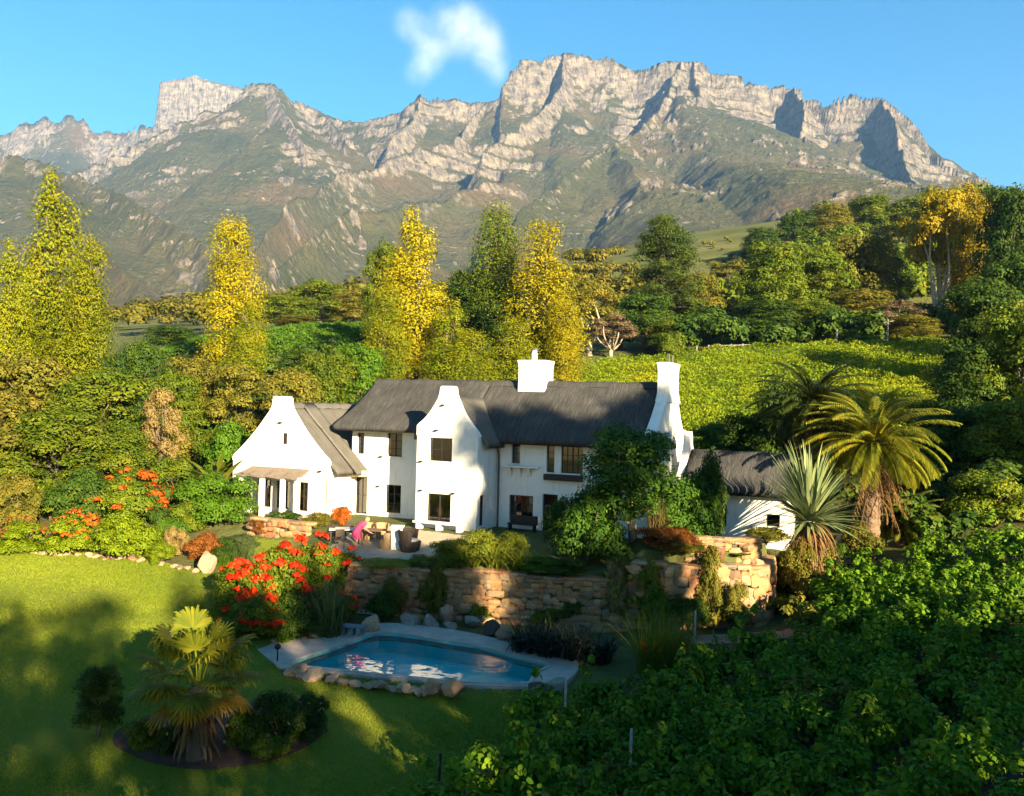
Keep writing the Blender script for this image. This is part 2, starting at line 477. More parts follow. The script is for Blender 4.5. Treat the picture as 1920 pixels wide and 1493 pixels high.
# ---- ground sheet
def mat_ground():
    m, nt, out = new_mat('ground_scrub')
    p = N(nt, 'ShaderNodeBsdfPrincipled', i_Roughness=.95); p.inputs['Specular IOR Level'].default_value = .1
    tc = N(nt, 'ShaderNodeTexCoord')
    a = N(nt, 'ShaderNodeTexNoise', i_Scale=.06, i_Detail=8.0); nt.links.new(tc.outputs['Object'], a.inputs['Vector'])
    b = N(nt, 'ShaderNodeTexNoise', i_Scale=1.3, i_Detail=8.0, i_Roughness=.7); nt.links.new(tc.outputs['Object'], b.inputs['Vector'])
    ra = ramp(nt, [(.35, (.045, .07, .015)), (.55, (.10, .12, .03)), (.7, (.16, .14, .05))]); nt.links.new(a.outputs[0], ra.inputs[0])
    rb = ramp(nt, [(.3, (.05, .035, .02)), (.6, (.12, .11, .04))]); nt.links.new(b.outputs[0], rb.inputs[0])
    nt.links.new(mixc(nt, ra.outputs[0], rb.outputs[0], .45), p.inputs['Base Color'])
    bp = N(nt, 'ShaderNodeBump', i_Strength=.8, i_Distance=.25); nt.links.new(b.outputs[0], bp.inputs['Height']); nt.links.new(bp.outputs[0], p.inputs['Normal'])
    nt.links.new(p.outputs[0], out.inputs['Surface'])
    return m
def mat_lawn():
    m, nt, out = new_mat('lawn_grass')
    p = N(nt, 'ShaderNodeBsdfPrincipled', i_Roughness=.8); p.inputs['Specular IOR Level'].default_value = .12
    tc = N(nt, 'ShaderNodeTexCoord')
    a = N(nt, 'ShaderNodeTexNoise', i_Scale=.22, i_Detail=5.0); nt.links.new(tc.outputs['Object'], a.inputs['Vector'])
    b = N(nt, 'ShaderNodeTexNoise', i_Scale=9.0, i_Detail=8.0, i_Roughness=.75); nt.links.new(tc.outputs['Object'], b.inputs['Vector'])
    c = N(nt, 'ShaderNodeTexNoise', i_Scale=60.0, i_Detail=4.0); nt.links.new(tc.outputs['Object'], c.inputs['Vector'])
    ra = ramp(nt, [(.3, (.10, .155, .012)), (.5, (.165, .195, .017)), (.72, (.24, .23, .027))]); nt.links.new(a.outputs[0], ra.inputs[0])
    rb = ramp(nt, [(.3, (.06, .11, .009)), (.7, (.25, .26, .03))]); nt.links.new(b.outputs[0], rb.inputs[0])
    nt.links.new(mixc(nt, ra.outputs[0], rb.outputs[0], .35), p.inputs['Base Color'])
    ad = N(nt, 'ShaderNodeMath', operation='ADD'); nt.links.new(b.outputs[0], ad.inputs[0]); nt.links.new(c.outputs[0], ad.inputs[1])
    bp = N(nt, 'ShaderNodeBump', i_Strength=.9, i_Distance=.06); nt.links.new(ad.outputs[0], bp.inputs['Height']); nt.links.new(bp.outputs[0], p.inputs['Normal'])
    nt.links.new(p.outputs[0], out.inputs['Surface'])
    return m
M_GROUND = mat_ground(); M_LAWN = mat_lawn()
def pool_dip(x, y):
    d = poly_dist(x, y, POOL_W)
    return np.where(in_poly(x, y, POOL_W) | (d < 0.33), -2.2, 0.0)
def ground_z(x, y):
    near = in_poly(x, y, LAWN) & (poly_dist(x, y, LAWN) > 0.5)
    return ground(x, y) - 0.15 * near + pool_dip(x, y)
xs = axis(-620, 620, -34, 34, 0.4); ys = axis(-150, 640, 10, 64, 0.4)
g = link_mesh('ground', grid_mesh('ground', xs, ys, ground_z, M_GROUND)); tag(g, kind='structure')
lx = np.arange(-45, 4.3, .28); ly = np.arange(13, 44, .28)
def lawn_z(x, y):
    d = poly_dist(x, y, LAWN)
    return ground(x, y) + np.where(in_poly(x, y, LAWN), .05, .05) - .12 * (1 - smoothstep(0, .35, d)) + pool_dip(x, y) + .03 * (fbm(x * .5, y * .5, 3, 5) - .5)
lw = link_mesh('lawn', grid_mesh('lawn', lx, ly, lawn_z, M_LAWN, keep=lambda x, y: in_poly(x, y, LAWN))); tag(lw, kind='structure')
def grass_blades(name, n, poly, seed, bounds, avoid=()):
    rng = np.random.default_rng(seed)
    x = rng.uniform(bounds[0], bounds[1], n); y = rng.uniform(bounds[2], bounds[3], n)
    k = in_poly(x, y, poly)
    for q in avoid: k &= ~in_poly(x, y, q)
    x = x[k]; y = y[k]; m = len(x)
    patch_ = fbm(x * .35, y * .35, 3, 21)
    hgt = .045 * (0.6 + .9 * patch_) * rng.uniform(.7, 1.5, m); w = rng.uniform(.010, .020, m)
    az = rng.uniform(0, 2 * pi, m); z = ground(x, y) + .035
    sx_, sy_ = np.cos(az) * w, np.sin(az) * w
    lean = rng.normal(size=(m, 2)) * .018
    v = np.stack([np.stack([x - sx_, y - sy_, z], -1), np.stack([x + sx_, y + sy_, z], -1), np.stack([x + lean[:, 0], y + lean[:, 1], z + hgt], -1)], 1).reshape(-1, 3)
    o = link_mesh(name, np_mesh(name, v, np.arange(3 * m), np.full(m, 3), L_GRASS)); tag(o, kind='stuff')
L_GRASS = leaf_mat('grass_blade', [(.075, .13, .008), (.14, .19, .011), (.21, .24, .015), (.28, .27, .03)], .35, .25)
# upper lawn beside the terrace
UP = [tuple(Pz(px, py, -.45)[:2]) for px, py in [(418,1000),(470,1003),(545,1012),(560,1030),(500,1036),(430,1026)]]
ux = np.arange(-18, -6, .25); uy = np.arange(36, 50, .25)
ul = link_mesh('upper_lawn', grid_mesh('upper_lawn', ux, uy, lambda x, y: ground(x, y) + .06, M_LAWN, keep=lambda x, y: in_poly(x, y, UP))); tag(ul, kind='structure')

_dk = [tuple(p) for p in DECK_W]
grass_blades('lawn_grass', 620000, LAWN, 4, (-30, 4, 18, 43.5), (_dk,))
grass_blades('lawn_grass', 30000, UP, 5, (-17, -7, 38, 48))

# ---- vineyard soil (reddish earth under the vines)
VSOIL = [(2.6,12),(3.2,18),(4.6,24),(3.6,27.5),(5.5,30.5),(8.5,32.2),(12,34.6),(14,37.2),(18,38.5),(26,38),(34,36),(34,10)]
sx = np.arange(2, 34, .35); sy = np.arange(11, 40, .35)
vs_ = link_mesh('vineyard_soil', grid_mesh('vineyard_soil', sx, sy, lambda x, y: ground(x, y) + .03 + .08 * (fbm(x, y, 3, 9) - .4), M_SOIL, keep=lambda x, y: in_poly(x, y, VSOIL))); tag(vs_, kind='structure')

# ================================================================== MOUNTAINS
def PR(l): return [tuple(P(px, py, D)) for px, py, D in l]
RIDGES = [
 # (polyline, cliff height, cliff width, slope, gully amount)
 (PR([(2150,420,2100),(2050,398,2200),(1950,368,2300),(1840,333,2400),(1762,296,2520),(1728,252,2600),(1703,212,2640),(1655,181,2700),(1602,171,2750),(1548,190,2800),(1512,186,2840)]), 130, 55, .56, .30),
 (PR([(1512,186,2840),(1503,163,2860),(1475,152,2880),(1440,157,2900),(1400,150,2910),(1335,126,2950),(1276,111,3000),(1236,117,3000),(1212,129,3010)]), 190, 70, .55, .30),
 (PR([(1212,129,3010),(1196,129,3040),(1132,109,3050),(1062,104,3040),(992,107,3000),(962,124,2970),(943,150,2950)]), 190, 60, .55, .30),
 (PR([(943,150,2950),(932,180,2950),(906,192,3000),(872,190,3040),(832,189,3050),(788,177,3000),(772,184,3010),(748,209,3050),(702,228,3100)]), 90, 50, .55, .3),
 (PR([(702,228,3100),(642,230,3200),(600,213,3200),(552,196,3150),(530,170,3120),(508,157,3100),(486,154,3100),(462,162,3110),(440,184,3140),(372,216,3100),(302,247,3050),(200,296,3000),(90,340,2900)]), 50, 40, .46, .25),
 # spurs of the main massif
 (PR([(1276,111,3000),(1262,150,2860),(1238,205,2650),(1195,250,2420),(1150,276,2200),(1092,312,1980),(1040,352,1780),(985,402,1560),(940,455,1380),(900,510,1180)]), 28, 30, .50, .25),
 (PR([(1296,120,2990),(1310,175,2740),(1285,222,2540),(1240,246,2380)]), 50, 60, .50, .35),
 (PR([(1240,246,2380),(1330,285,2150),(1440,330,1900),(1560,384,1600),(1650,440,1300)]), 12, 30, .34, .15),
 (PR([(1150,276,2200),(1200,330,1900),(1260,390,1600),(1300,440,1300)]), 10, 30, .36, .15),
 (PR([(1490,155,2880),(1505,205,2680),(1500,255,2480),(1520,300,2250),(1560,345,2000)]), 60, 40, .62, .2),
 (PR([(1655,181,2700),(1680,235,2520),(1692,290,2300),(1705,340,2080),(1730,400,1800)]), 60, 40, .60, .2),
 (PR([(1062,104,3040),(1050,165,2820),(1010,215,2640),(960,250,2500),(905,280,2380)]), 70, 40, .58, .25),
 (PR([(906,192,3000),(880,230,2830),(845,265,2650),(770,288,2480),(705,306,2300),(640,330,2120),(590,356,1950),(545,388,1760),(505,430,1560),(470,480,1380)]), 60, 30, .62, .25),
 (PR([(960,330,2100),(880,352,1980),(800,382,1840),(720,398,1720),(655,404,1620),(612,430,1500),(560,478,1320),(500,520,1160)]), 46, 30, .46, .25),
 (PR([(788,177,3000),(770,225,2840),(730,262,2680)]), 70, 40, .6, .2),
 # left knob and its spurs
 (PR([(508,157,3100),(530,210,2850),(556,258,2600),(568,296,2450)]), 34, 30, .50, .25),
 (PR([(600,213,3200),(650,262,2900),(640,300,2700)]), 20, 30, .50, .2),
 # front spur on the left
 (PR([(-200,290,2200),(-60,288,2080),(40,296,2000),(120,318,1900),(190,348,1780),(255,388,1640),(320,424,1500),(372,455,1390),(410,510,1200),(430,560,1000)]), 34, 30, .42, .25),
 (PR([(120,318,1900),(130,400,1500),(190,470,1250),(280,540,1000)]), 20, 30, .40, .2),
 # far left range
 (PR([(-260,262,4300),(-60,250,4300),(10,244,4300),(72,224,4300),(112,216,4300),(132,211,4300),(158,225,4300),(188,247,4300),(236,241,4250),(276,231,4200),(287,226,4200),(300,240,4150)]), 170, 90, .6, .3),
 # low shoulders near the foot
 (PR([(1700,420,1500),(1560,450,1300),(1420,480,1100),(1300,520,900)]), 8, 30, .3, .1),
 (PR([(760,470,1350),(700,500,1150),(640,540,950)]), 12, 30, .34, .15),
]
def mountain_height(X, Y):
    h = 0.118 * Y + 2.0 + 14 * (fbm(X / 260, Y / 260, 3, 3) - .5)
    h = h.astype(np.float32)
    X = X.astype(np.float32); Y = Y.astype(np.float32)
    wx = X + 26 * (fbm(X / 150, Y / 150, 3, 41) - .5); wy = Y + 70 * (fbm(X / 150, Y / 150, 3, 42) - .5)
    rough = fbm(X / 70, Y / 90, 4, 77)
    for ri, (pl, c, w, s, gl) in enumerate(RIDGES):
        cum = 0.0; km = 1.75 if ri < 5 else (1.0 if s < .37 else 1.25)
        for (a, b) in zip(pl[:-1], pl[1:]):
            dx, dy = b[0] - a[0], b[1] - a[1]; L2 = dx * dx + dy * dy; L = sqrt(L2)
            t = np.clip(((wx - a[0]) * dx + (wy - a[1]) * dy) / L2, 0, 1)
            ex = wx - a[0] - t * dx; d = np.hypot(ex, wy - a[1] - t * dy)
            z = a[2] + t * (b[2] - a[2])
            if ri >= 5: asym = .90 + .95 * smoothstep(.0, .7, -ex / (d + 1))   # steeper western flanks
            else: asym = 1.0
            u = (cum + t * L)
            gv = vnoise(u / 55, np.full_like(u, ri * 3.7), 5) * .84 + vnoise(u / 21, np.full_like(u, ri * 5.1), 6) * .16
            cl = c * (.88 + .24 * gv)
            hz = z - cl * (1 - np.exp(-d / (w * (.6 + .8 * rough)))) - (s * km + .04) * asym * d * (1 + .40 * gl * (gv - .5) * 2)
            if ri < 4:
                hz = hz - 95 * smoothstep(215 + 150 * (rough - .5), 300 + 150 * (rough - .5), d + 90 * (gv - .5)) + .30 * np.minimum(d, 200)
            h = np.maximum(h, hz)
            cum += L
    b0 = .13 * Y - 52
    return b0 + (h - b0) * smoothstep(420, 950, Y)
def rocky(X, Y, h, base_amp=1.0):
    """ledges, crags and boulders"""
    k = smoothstep(120, 420, h)
    r1 = 1 - np.abs(2 * fbm(X / 95, Y / 95, 4, 11) - 1)
    h = h + k * 26 * (r1 - .6)
    band = h / 52 + 1.4 * fbm(X / 300, Y / 300, 2, 23)
    fr = band - np.floor(band)
    step = smoothstep(.55, .95, fr) - fr
    zone = smoothstep(.47, .66, fbm(X / 210, Y / 160, 3, 31)) * smoothstep(330, 760, h)
    h = h + 52 * .62 * step * zone * base_amp
    n = fbm(X / 26, Y / 26, 3, 55)
    cl = smoothstep(.5, .68, fbm(X / 160, Y / 160, 3, 61))
    bl = smoothstep(.60, .72, n) * (0.25 + cl)
    h = h + 7.5 * bl * smoothstep(90, 200, h)
    return h, bl, zone * smoothstep(.5, .9, fr)
def mat_mountain():
    m, nt, out = new_mat('mountain_rock_and_scrub')
    p = N(nt, 'ShaderNodeBsdfPrincipled', i_Roughness=.95); p.inputs['Specular IOR Level'].default_value = .08
    tc = N(nt, 'ShaderNodeTexCoord')
    at = N(nt, 'ShaderNodeAttribute', attribute_name='rock')
    a = N(nt, 'ShaderNodeTexNoise', i_Scale=.0035, i_Detail=6.0); nt.links.new(tc.outputs['Object'], a.inputs['Vector'])
    b = N(nt, 'ShaderNodeTexNoise', i_Scale=.05, i_Detail=9.0, i_Roughness=.7); nt.links.new(tc.outputs['Object'], b.inputs['Vector'])
    mp = N(nt, 'ShaderNodeMapping'); mp.inputs['Scale'].default_value = (.022, .022, .05); nt.links.new(tc.outputs['Object'], mp.inputs['Vector'])
    c = N(nt, 'ShaderNodeTexNoise', i_Scale=1.0, i_Detail=8.0, i_Roughness=.7); nt.links.new(mp.outputs[0], c.inputs['Vector'])
    veg = ramp(nt, [(.35, (.056, .070, .022)), (.50, (.098, .098, .034)), (.66, (.165, .110, .050))]); nt.links.new(a.outputs[0], veg.inputs[0])
    vg2 = ramp(nt, [(.3, (.042, .044, .022)), (.7, (.135, .112, .058))]); nt.links.new(b.outputs[0], vg2.inputs[0])
    vegc = mixc(nt, veg.outputs[0], vg2.outputs[0], .4)
    rk = ramp(nt, [(.25, (.07, .062, .055)), (.45, (.20, .172, .138)), (.62, (.35, .29, .22)), (.8, (.38, .275, .185))]); nt.links.new(c.outputs[0], rk.inputs[0])
    mq = N(nt, 'ShaderNodeMapping'); mq.inputs['Scale'].default_value = (.075, .075, .016); nt.links.new(tc.outputs['Object'], mq.inputs['Vector'])
    d = N(nt, 'ShaderNodeTexNoise', i_Scale=1.0, i_Detail=6.0, i_Roughness=.65); nt.links.new(mq.outputs[0], d.inputs['Vector'])
    crk = ramp(nt, [(.36, (.34, .33, .34)), (.50, (1, 1, 1)), (.68, (1.25, 1.2, 1.12))]); nt.links.new(d.outputs[0], crk.inputs[0])
    rkc = mixc(nt, rk.outputs[0], crk.outputs[0], .85, 'MULTIPLY')
    sp = N(nt, 'ShaderNodeTexNoise', i_Scale=.060, i_Detail=3.0, i_Roughness=.6); nt.links.new(tc.outputs['Object'], sp.inputs['Vector'])
    sq = N(nt, 'ShaderNodeTexNoise', i_Scale=.0055, i_Detail=3.0); nt.links.new(tc.outputs['Object'], sq.inputs['Vector'])
    m1 = N(nt, 'ShaderNodeMapRange'); m1.inputs['From Min'].default_value = .56; m1.inputs['From Max'].default_value = .63; nt.links.new(sp.outputs[0], m1.inputs['Value'])
    m2 = N(nt, 'ShaderNodeMapRange'); m2.inputs['From Min'].default_value = .45; m2.inputs['From Max'].default_value = .58; nt.links.new(sq.outputs[0], m2.inputs['Value'])
    m3 = N(nt, 'ShaderNodeMath', operation='MULTIPLY'); nt.links.new(m1.outputs[0], m3.inputs[0]); nt.links.new(m2.outputs[0], m3.inputs[1])
    m4 = N(nt, 'ShaderNodeMath', operation='MULTIPLY_ADD'); nt.links.new(m3.outputs[0], m4.inputs[0]); m4.inputs[1].default_value = .5; nt.links.new(at.outputs['Fac'], m4.inputs[2])
    ad = N(nt, 'ShaderNodeMath', operation='MULTIPLY_ADD'); nt.links.new(b.outputs[0], ad.inputs[0]); ad.inputs[1].default_value = 1.1; nt.links.new(m4.outputs[0], ad.inputs[2])
    rr = ramp(nt, [(.72, (0, 0, 0)), (.95, (1, 1, 1))]); nt.links.new(ad.outputs[0], rr.inputs[0])
    nt.links.new(mixc(nt, vegc, rkc, rr.outputs[0]), p.inputs['Base Color'])
    ab = N(nt, 'ShaderNodeMath', operation='ADD'); nt.links.new(b.outputs[0], ab.inputs[0]); nt.links.new(d.outputs[0], ab.inputs[1])
    bp = N(nt, 'ShaderNodeBump', i_Strength=1.0, i_Distance=22.0); nt.links.new(ab.outputs[0], bp.inputs['Height']); nt.links.new(bp.outputs[0], p.inputs['Normal'])
    nt.links.new(p.outputs[0], out.inputs['Surface'])
    return m
M_MOUNT = mat_mountain()
def build_range(name, cols, depths, hf, amp=1.0, rock_add=0.0):
    C_, D_ = np.meshgrid(cols, depths)
    X = (C_ * D_).astype(np.float32); Y = D_.astype(np.float32)
    h0 = hf(X, Y)
    h, bl, st = rocky(X, Y, h0, amp)
    v = np.stack([X, Y, h], -1)
    # slope -> rock
    du = np.gradient(v, axis=1); dv = np.gradient(v, axis=0)
    nn = np.cross(du, dv); nn /= (np.linalg.norm(nn, axis=-1, keepdims=True) + 1e-9)
    sl = 1 - np.abs(nn[..., 2])
    rock = 1.25 * smoothstep(.33, .58, sl) * (.35 + .65 * smoothstep(350, 800, h)) + .70 * bl * smoothstep(80, 200, h) + .25 * st + rock_add - .24
    rock = rock * .55
    ny, nx = X.shape
    i = np.arange(nx * ny).reshape(ny, nx)
    f = np.stack([i[:-1, :-1], i[:-1, 1:], i[1:, 1:], i[1:, :-1]], -1).reshape(-1, 4)
    me = np_mesh(name, v.reshape(-1, 3), f.ravel(), np.full(len(f), 4), M_MOUNT, True)
    at = me.attributes.new('rock', 'FLOAT', 'POINT'); at.data.foreach_set('value', rock.ravel().astype(np.float32))
    o = link_mesh(name, me); tag(o, kind='structure')
    return o
_cols = np.arange(-140, 2060, 1.9); _cols = (_cols - 960) / FPX
_deps = np.concatenate([np.linspace(430, 1100, 70, endpoint=False), np.linspace(1100, 3350, 330, endpoint=False), np.linspace(3350, 4700, 60)])
build_range('mountain_range', _cols, _deps, mountain_height)
# the far table-like crag behind the knob
def crag_height(X, Y):
    top = PR([(318,152,4600),(340,147,4600),(372,147,4600),(405,154,4600),(438,164,4600),(470,175,4600)])
    h = np.full_like(X, -50.0)
    wx = X + 18 * (fbm(X / 60, Y / 60, 3, 141) - .5); wy = Y
    for a, b in zip(top[:-1], top[1:]):
        dx, dy = b[0] - a[0], b[1] - a[1]; L2 = dx * dx + dy * dy
        t = np.clip(((wx - a[0]) * dx + (wy - a[1]) * dy) / L2, 0, 1)
        ex = wx - a[0] - t * dx; ey = wy - a[1] - t * dy
        d = np.hypot(ex * 1.0, ey)
        z = a[2] + t * (b[2] - a[2])
        hz = z - 620 * (1 - np.exp(-(np.maximum(d - 45, 0) / 42.0))) - .5 * d
        h = np.maximum(h, hz)
    return h
build_range('rock_crag', (np.arange(250, 520, 1.2) - 960) / FPX, np.linspace(4300, 4900, 110), crag_height, .12, .6)
# ================================================================== HOUSE
def mat_plaster(name, c=(.80, .77, .70)):
    m, nt, out = new_mat(name)
    p = N(nt, 'ShaderNodeBsdfPrincipled', i_Roughness=.85); p.inputs['Specular IOR Level'].default_value = .15
    tc = N(nt, 'ShaderNodeTexCoord')
    a = N(nt, 'ShaderNodeTexNoise', i_Scale=.9, i_Detail=8.0, i_Roughness=.65); nt.links.new(tc.outputs['Object'], a.inputs['Vector'])
    mp = N(nt, 'ShaderNodeMapping'); mp.inputs['Scale'].default_value = (3.0, 3.0, .35); nt.links.new(tc.outputs['Object'], mp.inputs['Vector'])
    b = N(nt, 'ShaderNodeTexNoise', i_Scale=1.5, i_Detail=5.0); nt.links.new(mp.outputs[0], b.inputs['Vector'])
    r = ramp(nt, [(.25, tuple(x * .86 for x in c)), (.55, c)]); nt.links.new(a.outputs[0], r.inputs[0])
    r2 = ramp(nt, [(.28, (.80, .78, .74)), (.45, (1, 1, 1))]); nt.links.new(b.outputs[0], r2.inputs[0])
    nt.links.new(mixc(nt, r.outputs[0], r2.outputs[0], .7, 'MULTIPLY'), p.inputs['Base Color'])
    n2 = N(nt, 'ShaderNodeTexNoise', i_Scale=5.0, i_Detail=5.0); nt.links.new(tc.outputs['Object'], n2.inputs['Vector'])
    bp = N(nt, 'ShaderNodeBump', i_Strength=.35, i_Distance=.06); nt.links.new(n2.outputs[0], bp.inputs['Height']); nt.links.new(bp.outputs[0], p.inputs['Normal'])
    nt.links.new(p.outputs[0], out.inputs['Surface'])
    return m
def mat_thatch(name, c1, c2, axis_='x'):
    m, nt, out = new_mat(name)
    p = N(nt, 'ShaderNodeBsdfPrincipled', i_Roughness=.95); p.inputs['Specular IOR Level'].default_value = .1
    tc = N(nt, 'ShaderNodeTexCoord')
    sc = (20.0, 1.3, 1.3) if axis_ == 'x' else (1.3, 20.0, 1.3)
    mp = N(nt, 'ShaderNodeMapping'); mp.inputs['Scale'].default_value = sc; nt.links.new(tc.outputs['Object'], mp.inputs['Vector'])
    a = N(nt, 'ShaderNodeTexNoise', i_Scale=1.0, i_Detail=8.0, i_Roughness=.7, i_Distortion=.6); nt.links.new(mp.outputs[0], a.inputs['Vector'])
    b = N(nt, 'ShaderNodeTexNoise', i_Scale=.6, i_Detail=5.0); nt.links.new(tc.outputs['Object'], b.inputs['Vector'])
    r = ramp(nt, [(.36, tuple(x * .45 for x in c1)), (.52, c1), (.68, c2)]); nt.links.new(a.outputs[0], r.inputs[0])
    r2 = ramp(nt, [(.3, tuple(x * .6 for x in c1)), (.7, c2)]); nt.links.new(b.outputs[0], r2.inputs[0])
    nt.links.new(mixc(nt, r.outputs[0], r2.outputs[0], .3), p.inputs['Base Color'])
    bp = N(nt, 'ShaderNodeBump', i_Strength=.9, i_Distance=.07); nt.links.new(a.outputs[0], bp.inputs['Height']); nt.links.new(bp.outputs[0], p.inputs['Normal'])
    nt.links.new(p.outputs[0], out.inputs['Surface'])
    return m
M_WHITE = mat_plaster('white_plaster', (.74, .70, .62))
M_THATCH = mat_thatch('grey_thatch', (.046, .045, .044), (.118, .108, .095))
M_THATCH_B = mat_thatch('brown_thatch', (.115, .106, .092), (.155, .14, .116), 'y')
M_FRAME = plain('dark_timber', (.035, .024, .016), (.018, .012, .009), 12, .6)
M_WFRAME = plain('white_timber', (.72, .68, .6), (.6, .56, .5), 10, .5)
M_CURTAIN = plain('curtain', (.50, .40, .27), (.30, .23, .15), 9, .9, stretch=(8, 8, .2))
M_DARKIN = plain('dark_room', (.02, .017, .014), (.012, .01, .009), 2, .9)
M_PIPE = plain('pipe_grey', (.10, .09, .075), (.05, .045, .04), 10, .6)
M_AWN = plain('awning_brown', (.20, .15, .11), (.13, .10, .075), 5, .8, .3, 20)
M_BEAM = plain('cream_render', (.55, .43, .28), (.42, .32, .2), 4, .85, .3, 14)
def mat_glass():
    m, nt, out = new_mat('window_glass')
    g = N(nt, 'ShaderNodeBsdfGlossy', i_Roughness=.03)
    t = N(nt, 'ShaderNodeBsdfTransparent'); t.inputs[0].default_value = (.62, .60, .55, 1)
    fr = N(nt, 'ShaderNodeFresnel', i_IOR=1.5)
    mr = N(nt, 'ShaderNodeMath', operation='MULTIPLY_ADD'); nt.links.new(fr.outputs[0], mr.inputs[0]); mr.inputs[1].default_value = 1.0; mr.inputs[2].default_value = .05
    mx = N(nt, 'ShaderNodeMixShader'); nt.links.new(mr.outputs[0], mx.inputs[0])
    nt.links.new(t.outputs[0], mx.inputs[1]); nt.links.new(g.outputs[0], mx.inputs[2]); nt.links.new(mx.outputs[0], out.inputs['Surface'])
    return m
M_GLASS = mat_glass()

house = thing('country_house', 'large white gabled house with dark thatched roofs and two tall white chimneys', 'house', HO, -YAW)
HTH = .32
def wall_panel(mb, fn, u0, u1, v0, v1, holes, th=HTH):
    us = sorted({u0, u1} | {h[0] for h in holes} | {h[1] for h in holes})
    vs = sorted({v0, v1} | {h[2] for h in holes} | {h[3] for h in holes})
    def inhole(u, v): return any(h[0] < u < h[1] and h[2] < v < h[3] for h in holes)
    for i in range(len(us) - 1):
        for j in range(len(vs) - 1):
            if inhole((us[i] + us[i + 1]) / 2, (vs[j] + vs[j + 1]) / 2): continue
            q = [(us[i], vs[j]), (us[i + 1], vs[j]), (us[i + 1], vs[j + 1]), (us[i], vs[j + 1])]
            mb.add([fn(a, b, 0) for a, b in q], [(0, 1, 2, 3)]); mb.add([fn(a, b, th) for a, b in q], [(3, 2, 1, 0)])
    for (a, b, c, d) in list(holes) + [(u0, u1, v0, v1)]:
        q = [(a, c), (b, c), (b, d), (a, d)]
        for k in range(4):
            p0, p1 = q[k], q[(k + 1) % 4]
            mb.add([fn(*p0, 0), fn(*p1, 0), fn(*p1, th), fn(*p0, th)], [(0, 1, 2, 3)])
def fn_front(t): return lambda u, v, w: Vector((u, t + w, v))
def fn_right(s): return lambda u, v, w: Vector((s - w, u, v))
def fbox(mb, fn, u0, u1, v0, v1, w0, w1):
    vs = [fn(u, v, w) for w in (w0, w1) for u, v in ((u0, v0), (u1, v0), (u1, v1), (u0, v1))]
    mb.add(vs, [(3, 2, 1, 0), (4, 5, 6, 7), (0, 1, 5, 4), (1, 2, 6, 5), (2, 3, 7, 6), (3, 0, 4, 7)])
def window(fn, u0, u1, v0, v1, cols=2, rows=2, curtain=0.0, mat=None, sill=True, name='window', ledge=None):
    e = .05
    mb = MB()
    fbox(mb, fn, u0, u0 + e, v0, v1, .13, .20); fbox(mb, fn, u1 - e, u1, v0, v1, .13, .20)
    fbox(mb, fn, u0 + e, u1 - e, v0, v0 + e, .13, .20); fbox(mb, fn, u0 + e, u1 - e, v1 - e, v1, .13, .20)
    for c in range(1, cols):
        u = u0 + (u1 - u0) * c / cols; w_ = .034 if (cols == 2 or c % 2 == 0) else .016
        fbox(mb, fn, u - w_, u + w_, v0 + e, v1 - e, .135, .195)
    for r in range(1, rows):
        v = v0 + (v1 - v0) * r / rows
        fbox(mb, fn, u0 + e, u1 - e, v - .014, v + .014, .14, .19)
    o = mb.build(name, mat or M_FRAME, house)
    g = MB(); fbox(g, fn, u0 + .03, u1 - .03, v0 + .03, v1 - .03, .163, .169); g.build('pane', M_GLASS, o)
    if sill:
        s_ = MB(); fbox(s_, fn, u0 - .06, u1 + .06, v0 - .07, v0 - .004, -.07, .10); s_.build('sill', M_WHITE, o)
    if curtain:
        W = (u1 - u0) * curtain
        for a, b in ((u0 + .04, u0 + .04 + W), (u1 - .04 - W, u1 - .04)):
            c = MB(); n = 14; pts = []
            for i in range(n + 1):
                u = a + (b - a) * i / n; w = .30 + .035 * (1 if i % 2 else -1)
                pts.append((u, w))
            for i in range(n):
                q = [fn(pts[i][0], v0 + .03, pts[i][1]), fn(pts[i + 1][0], v0 + .03, pts[i + 1][1]), fn(pts[i + 1][0], v1 - .06, pts[i + 1][1]), fn(pts[i][0], v1 - .06, pts[i][1])]
                c.add(q, [(0, 1, 2, 3)])
            c.build('curtain', M_CURTAIN, o, fixn=False)
    return o

# walls ------------------------------------------------------------
T1 = 2.45
SX0, SX1 = -5.85, 12.5
w = MB()
left_holes = [(-3.42, -2.42, 3.5, 4.86), (-3.46, -2.42, .22, 1.86), (-5.56, -4.72, .02, 2.2), (-5.5, -5.02, 3.55, 4.8)]
wall_panel(w, fn_front(T1), SX0, .33, -.5, 5.25, left_holes)
right_holes = [(4.5, 5.0, 3.5, 4.55), (6.55, 7.0, 3.12, 4.55), (7.38, 8.6, 3.12, 4.55), (9.5, 10.12, 3.5, 4.55), (4.44, 5.84, .4, 1.78), (6.38, 7.25, -.05, 1.95), (9.2, 10.5, .5, 1.8)]
wall_panel(w, fn_front(T1), 3.34, SX1 - .5, -.5, 4.95, right_holes)
w.box(SX0 + .002, SX0 + .32, T1 + .33, 8.3, -.5, 5.2); w.box(SX0, SX1 - .5, 8.3, 8.6, -.5, 4.9)
